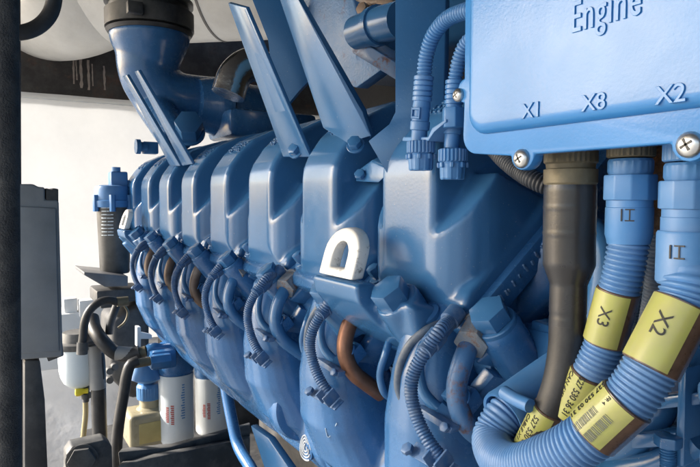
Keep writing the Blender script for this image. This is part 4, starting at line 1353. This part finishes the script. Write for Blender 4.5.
# --- bottle with blue cap
yq = 2.05
bt = P(147, 441, Y=yq)
BT = thing('plastic_bottle', 'square clear plastic bottle of yellowish fluid with a blue cap', 'bottle', bt)
zc0, zc1 = P(147, 441, Y=yq).z, P(147, 408, Y=yq).z
bm = NB()
add_box(bm, V((bt.x-.005, yq, (zc0+zc1)/2)), (.125, .12, zc1-zc0), None, .016, 4)
add_lathe(bm, V((bt.x+.012, yq, zc1-.004)), V((0, 0, 1)), [(0, .05), (.012, .034), (.05, .034)], 32)
fin('bottle_body', bm, M_bottle, BT)
bm = NB(); add_box(bm, V((bt.x+.005, yq-.0605, (zc0+zc1)/2-.006)), (.085, .004, (zc1-zc0)*.6), None, .006)
fin('fluid_window', bm, M_fluid, BT)
bm = NB()
zz = P(147, 398, Y=yq).z
add_lathe(bm, V((bt.x+.012, yq, zz)), V((0, 0, 1)), [(0, .040), (.003, .042), (.042, .042), (.052, .036), (.056, .022)], 60, rib=(.002, .043, 26, .0015))
fin('bottle_cap', bm, M_plastic, BT, ang=25)
bm = NB()
add_lathe(bm, V((bt.x+.012, yq, zz+.055)), V((0, 0, 1)), [(0, .016), (.02, .016), (.022, .012), (.045, .012)], 20)
fin('breather', bm, M_steel, BT)
bm = NB(); add_lathe(bm, P(147, 371, Y=yq-.02), V((0, 0, -1)), [(-.03, .04), (0, .05), (.02, .055), (.035, .03)], 30)
fin('drain_funnel', bm, M_plastic, ENG)
# --- spin-on filters
def spin(label, cxp, top, bot, w, Y, hide=0):
    a = P(cxp, bot, Y=Y); z1 = P(cxp, top, Y=Y).z; r = (P(cxp+w/2, bot, Y=Y)-P(cxp-w/2, bot, Y=Y)).length/2*.97
    T_ = thing('oil_filter', label, 'filter', a, 'white spin-on filters')
    b = NB(); H = z1-a.z
    add_lathe(b, a, V((0, 0, 1)), [(0, r*.72), (.003, r*.88), (.012, r*.98), (.02, r), (H-.02, r), (H-.012, r*1.02), (H, r*1.02)], 48)
    fin('filter_can', b, M_filter, T_, ang=40)
    b = NB(); add_lathe(b, a+V((0, 0, H)), V((0, 0, 1)), [(0, r*.96), (.01, r*1.05), (.06, r*1.05), (.10, r*.9)], 48)
    fin('filter_mount', b, M_cast, T_, ang=40)
    sd = V((-.42, -1, 0)).normalized()
    b = NB(); rnd = random.Random(9)
    for col, h0, h1 in ((.0, .33, .62), (.30, .36, .60)):
        q = bmesh.new()
        for (x0, x1, y0, y1) in [(h, min(h+.018, h1), col, col+.16+rnd.uniform(0, .05)) for h in [h0+i*.028 for i in range(int((h1-h0)/.028))]]:
            n = 6
            for k in range(n):
                ya_, yb_ = (y0+(y1-y0)*k/n)*r, (y0+(y1-y0)*(k+1)/n)*r
                vs = [q.verts.new(v) for v in ((x0*H, ya_, .0006), (x1*H, ya_, .0006), (x1*H, yb_, .0006), (x0*H, yb_, .0006))]
                q.faces.new(vs)
        wrap_bm(q, a, V((0, 0, 1)), sd, r); merge(b, q)
    fin('red_print', b, M_red, T_, smooth=False)
    b = NB()
    for i in range(14):
        h = .40+.036*i; q = bmesh.new(); w_ = rnd.uniform(.12, .26)
        for k in range(4):
            ya_, yb_ = (-.62+w_*k/4)*r, (-.62+w_*(k+1)/4)*r
            vs = [q.verts.new(v) for v in ((h*H, ya_, .0006), (h*H+.004, ya_, .0006), (h*H+.004, yb_, .0006), (h*H, yb_, .0006))]
            q.faces.new(vs)
        wrap_bm(q, a, V((0, 0, 1)), sd, r); merge(b, q)
    fin('blue_print', b, M_bprint, T_, smooth=False)
    return T_
spin('white spin-on filter can with red print standing next to the plastic bottle', 177, 372, 441, 34, 2.0)
spin('white spin-on filter can with red print, further from the bottle and partly behind the manifold', 212, 375, 432, 31, 2.1)
# --- frame rails and feet
bm = NB()
add_prism(bm, [P(118, 452, Y=1.75), P(170, 447, Y=1.8), P(250, 425, Y=1.9), P(250, 440, Y=1.9), P(120, 470, Y=1.75)], V((.02, .05, -.01)), .004)
add_prism(bm, [P(118, 466, Y=1.70), P(150, 458, Y=1.72), P(250, 438, Y=1.85), P(250, 520, Y=1.85), P(118, 520, Y=1.70)], V((.02, .05, -.01)), .004)
tag(fin('base_rail', bm, M_rail), 'grey black skid rail beneath the white filter cans', 'rail')
bm = NB()
add_prism(bm, [P(66, 455, Y=1.7), P(72, 447, Y=1.7), P(104, 440, Y=1.7), P(112, 446, Y=1.7), P(114, 520, Y=1.7), P(66, 520, Y=1.7)], (0, .06, 0), .004)
add_hex(bm, P(82, 460, Y=1.69), V((-.2, -1, .2)), .035, .02, (.04, .004))
tag(fin('mounting_lug', bm, M_rail), 'dark steel mounting lug with a bolt at the bottom left', 'bracket')
bm = NB(); add_box(bm, V((.85, 1.45, .40)), (1.0, 2.9, .10), None, .01)  # plate enlarged and dark so the space under the engine reads as shade
tag(fin('base_plate', bm, M_dark), 'dark base plate beneath the filter cans and the engine', 'base')
bm = NB(); add_box(bm, V((1.25, 2.95, .80)), (.9, .75, .90), None, .03, 3)  # dark box added to close the bright gap under the engine
tag(fin('dark_gap_box', bm, M_dark), 'added dark box filling a bright gap beyond the engine', 'filler')
# plastic sheet against the wall, added dark floor plate, ground, shading roof
bm = NB()
g = 16; vs = []
rnd = random.Random(2)
for i in range(g+1):
    row = []
    for j in range(g+1):
        x = -.2+1.3*i/g; z = .0+.62*j/g
        row.append(bm.verts.new((x, 3.0+.75*(j/g)+.02*math.sin(i*.9+j*.3)+rnd.uniform(-.004, .004), z+.02)))
    vs.append(row)
for i in range(g):
    for j in range(g): bm.faces.new((vs[i][j], vs[i+1][j], vs[i+1][j+1], vs[i][j+1]))
ext = bmesh.ops.solidify(bm, geom=list(bm.faces), thickness=.002)
tag(fin('plastic_sheet', bm, M_film, ang=180), 'crumpled grey plastic sheet leaning against the wall behind the hoses', 'sheet')
bm = NB(); add_box(bm, V((1.1, .95, .015)), (2.5, 4.5, .03), None, .004)  # dark plate added so lit ground under the engine reads as shade
struct(fin('shade_floor', bm, M_darkpanel))
bm = NB(); add_box(bm, V((0, 0, -.05)), (120, 120, .1), None, 0)
struct(fin('ground', bm, M_floor))
bm = NB(); add_box(bm, V((.30, .85, 2.74)), (4.6, 5.5, .08), None, .01)  # unseen roof, sized to keep sun and overhead sky off the engine
tag(fin('shade_roof', bm, M_darkpanel), 'unseen dark roof added to shade the engine', 'roof')
bm = NB(); add_box(bm, V((2.3, 1.0, 1.45)), (.05, 6.0, 2.9), None, .01)
tag(fin('far_side_wall', bm, M_darkpanel), 'dark enclosure wall on the far side of the engine', 'wall')

bm = NB(); add_box(bm, V((.9, -1.35, 1.45)), (2.8, .06, 2.9), None, .01)  # unseen panel added to cut sky light from behind the camera
tag(fin('sky_block_panel', bm, M_darkpanel), 'unseen dark panel added behind the camera to block sky light', 'wall')
# ================================================================== LIGHT
W = bpy.data.worlds.new('World'); S.world = W; W.use_nodes = True
nt = W.node_tree
sky = nt.nodes.new('ShaderNodeTexSky'); sky.sky_type = 'NISHITA'; sky.sun_disc = False
SUN_DIR = V((-.70, .51, .46)).normalized()     # towards the sun
el = math.asin(SUN_DIR.z)
sky.sun_elevation = el
sky.sun_rotation = math.atan2(SUN_DIR.x, SUN_DIR.y)
sky.air_density = 1.; sky.dust_density = 2.5; sky.ozone_density = 1.
bg = nt.nodes['Background']; bg.inputs[1].default_value = .15
nt.links.new(sky.outputs[0], bg.inputs[0])
sd_ = bpy.data.lights.new('sun', 'SUN'); sd_.energy = 3.6; sd_.angle = R_(5); sd_.color = (1, .95, .88)
so = bpy.data.objects.new('sun', sd_); COL.objects.link(so)
so.rotation_euler = SUN_DIR.to_track_quat('Z', 'Y').to_euler()
S.view_settings.view_transform = 'Standard'; S.view_settings.look = 'None'
S.view_settings.gamma = 1; S.view_settings.use_curve_mapping = False
S.view_settings.exposure = 1.62
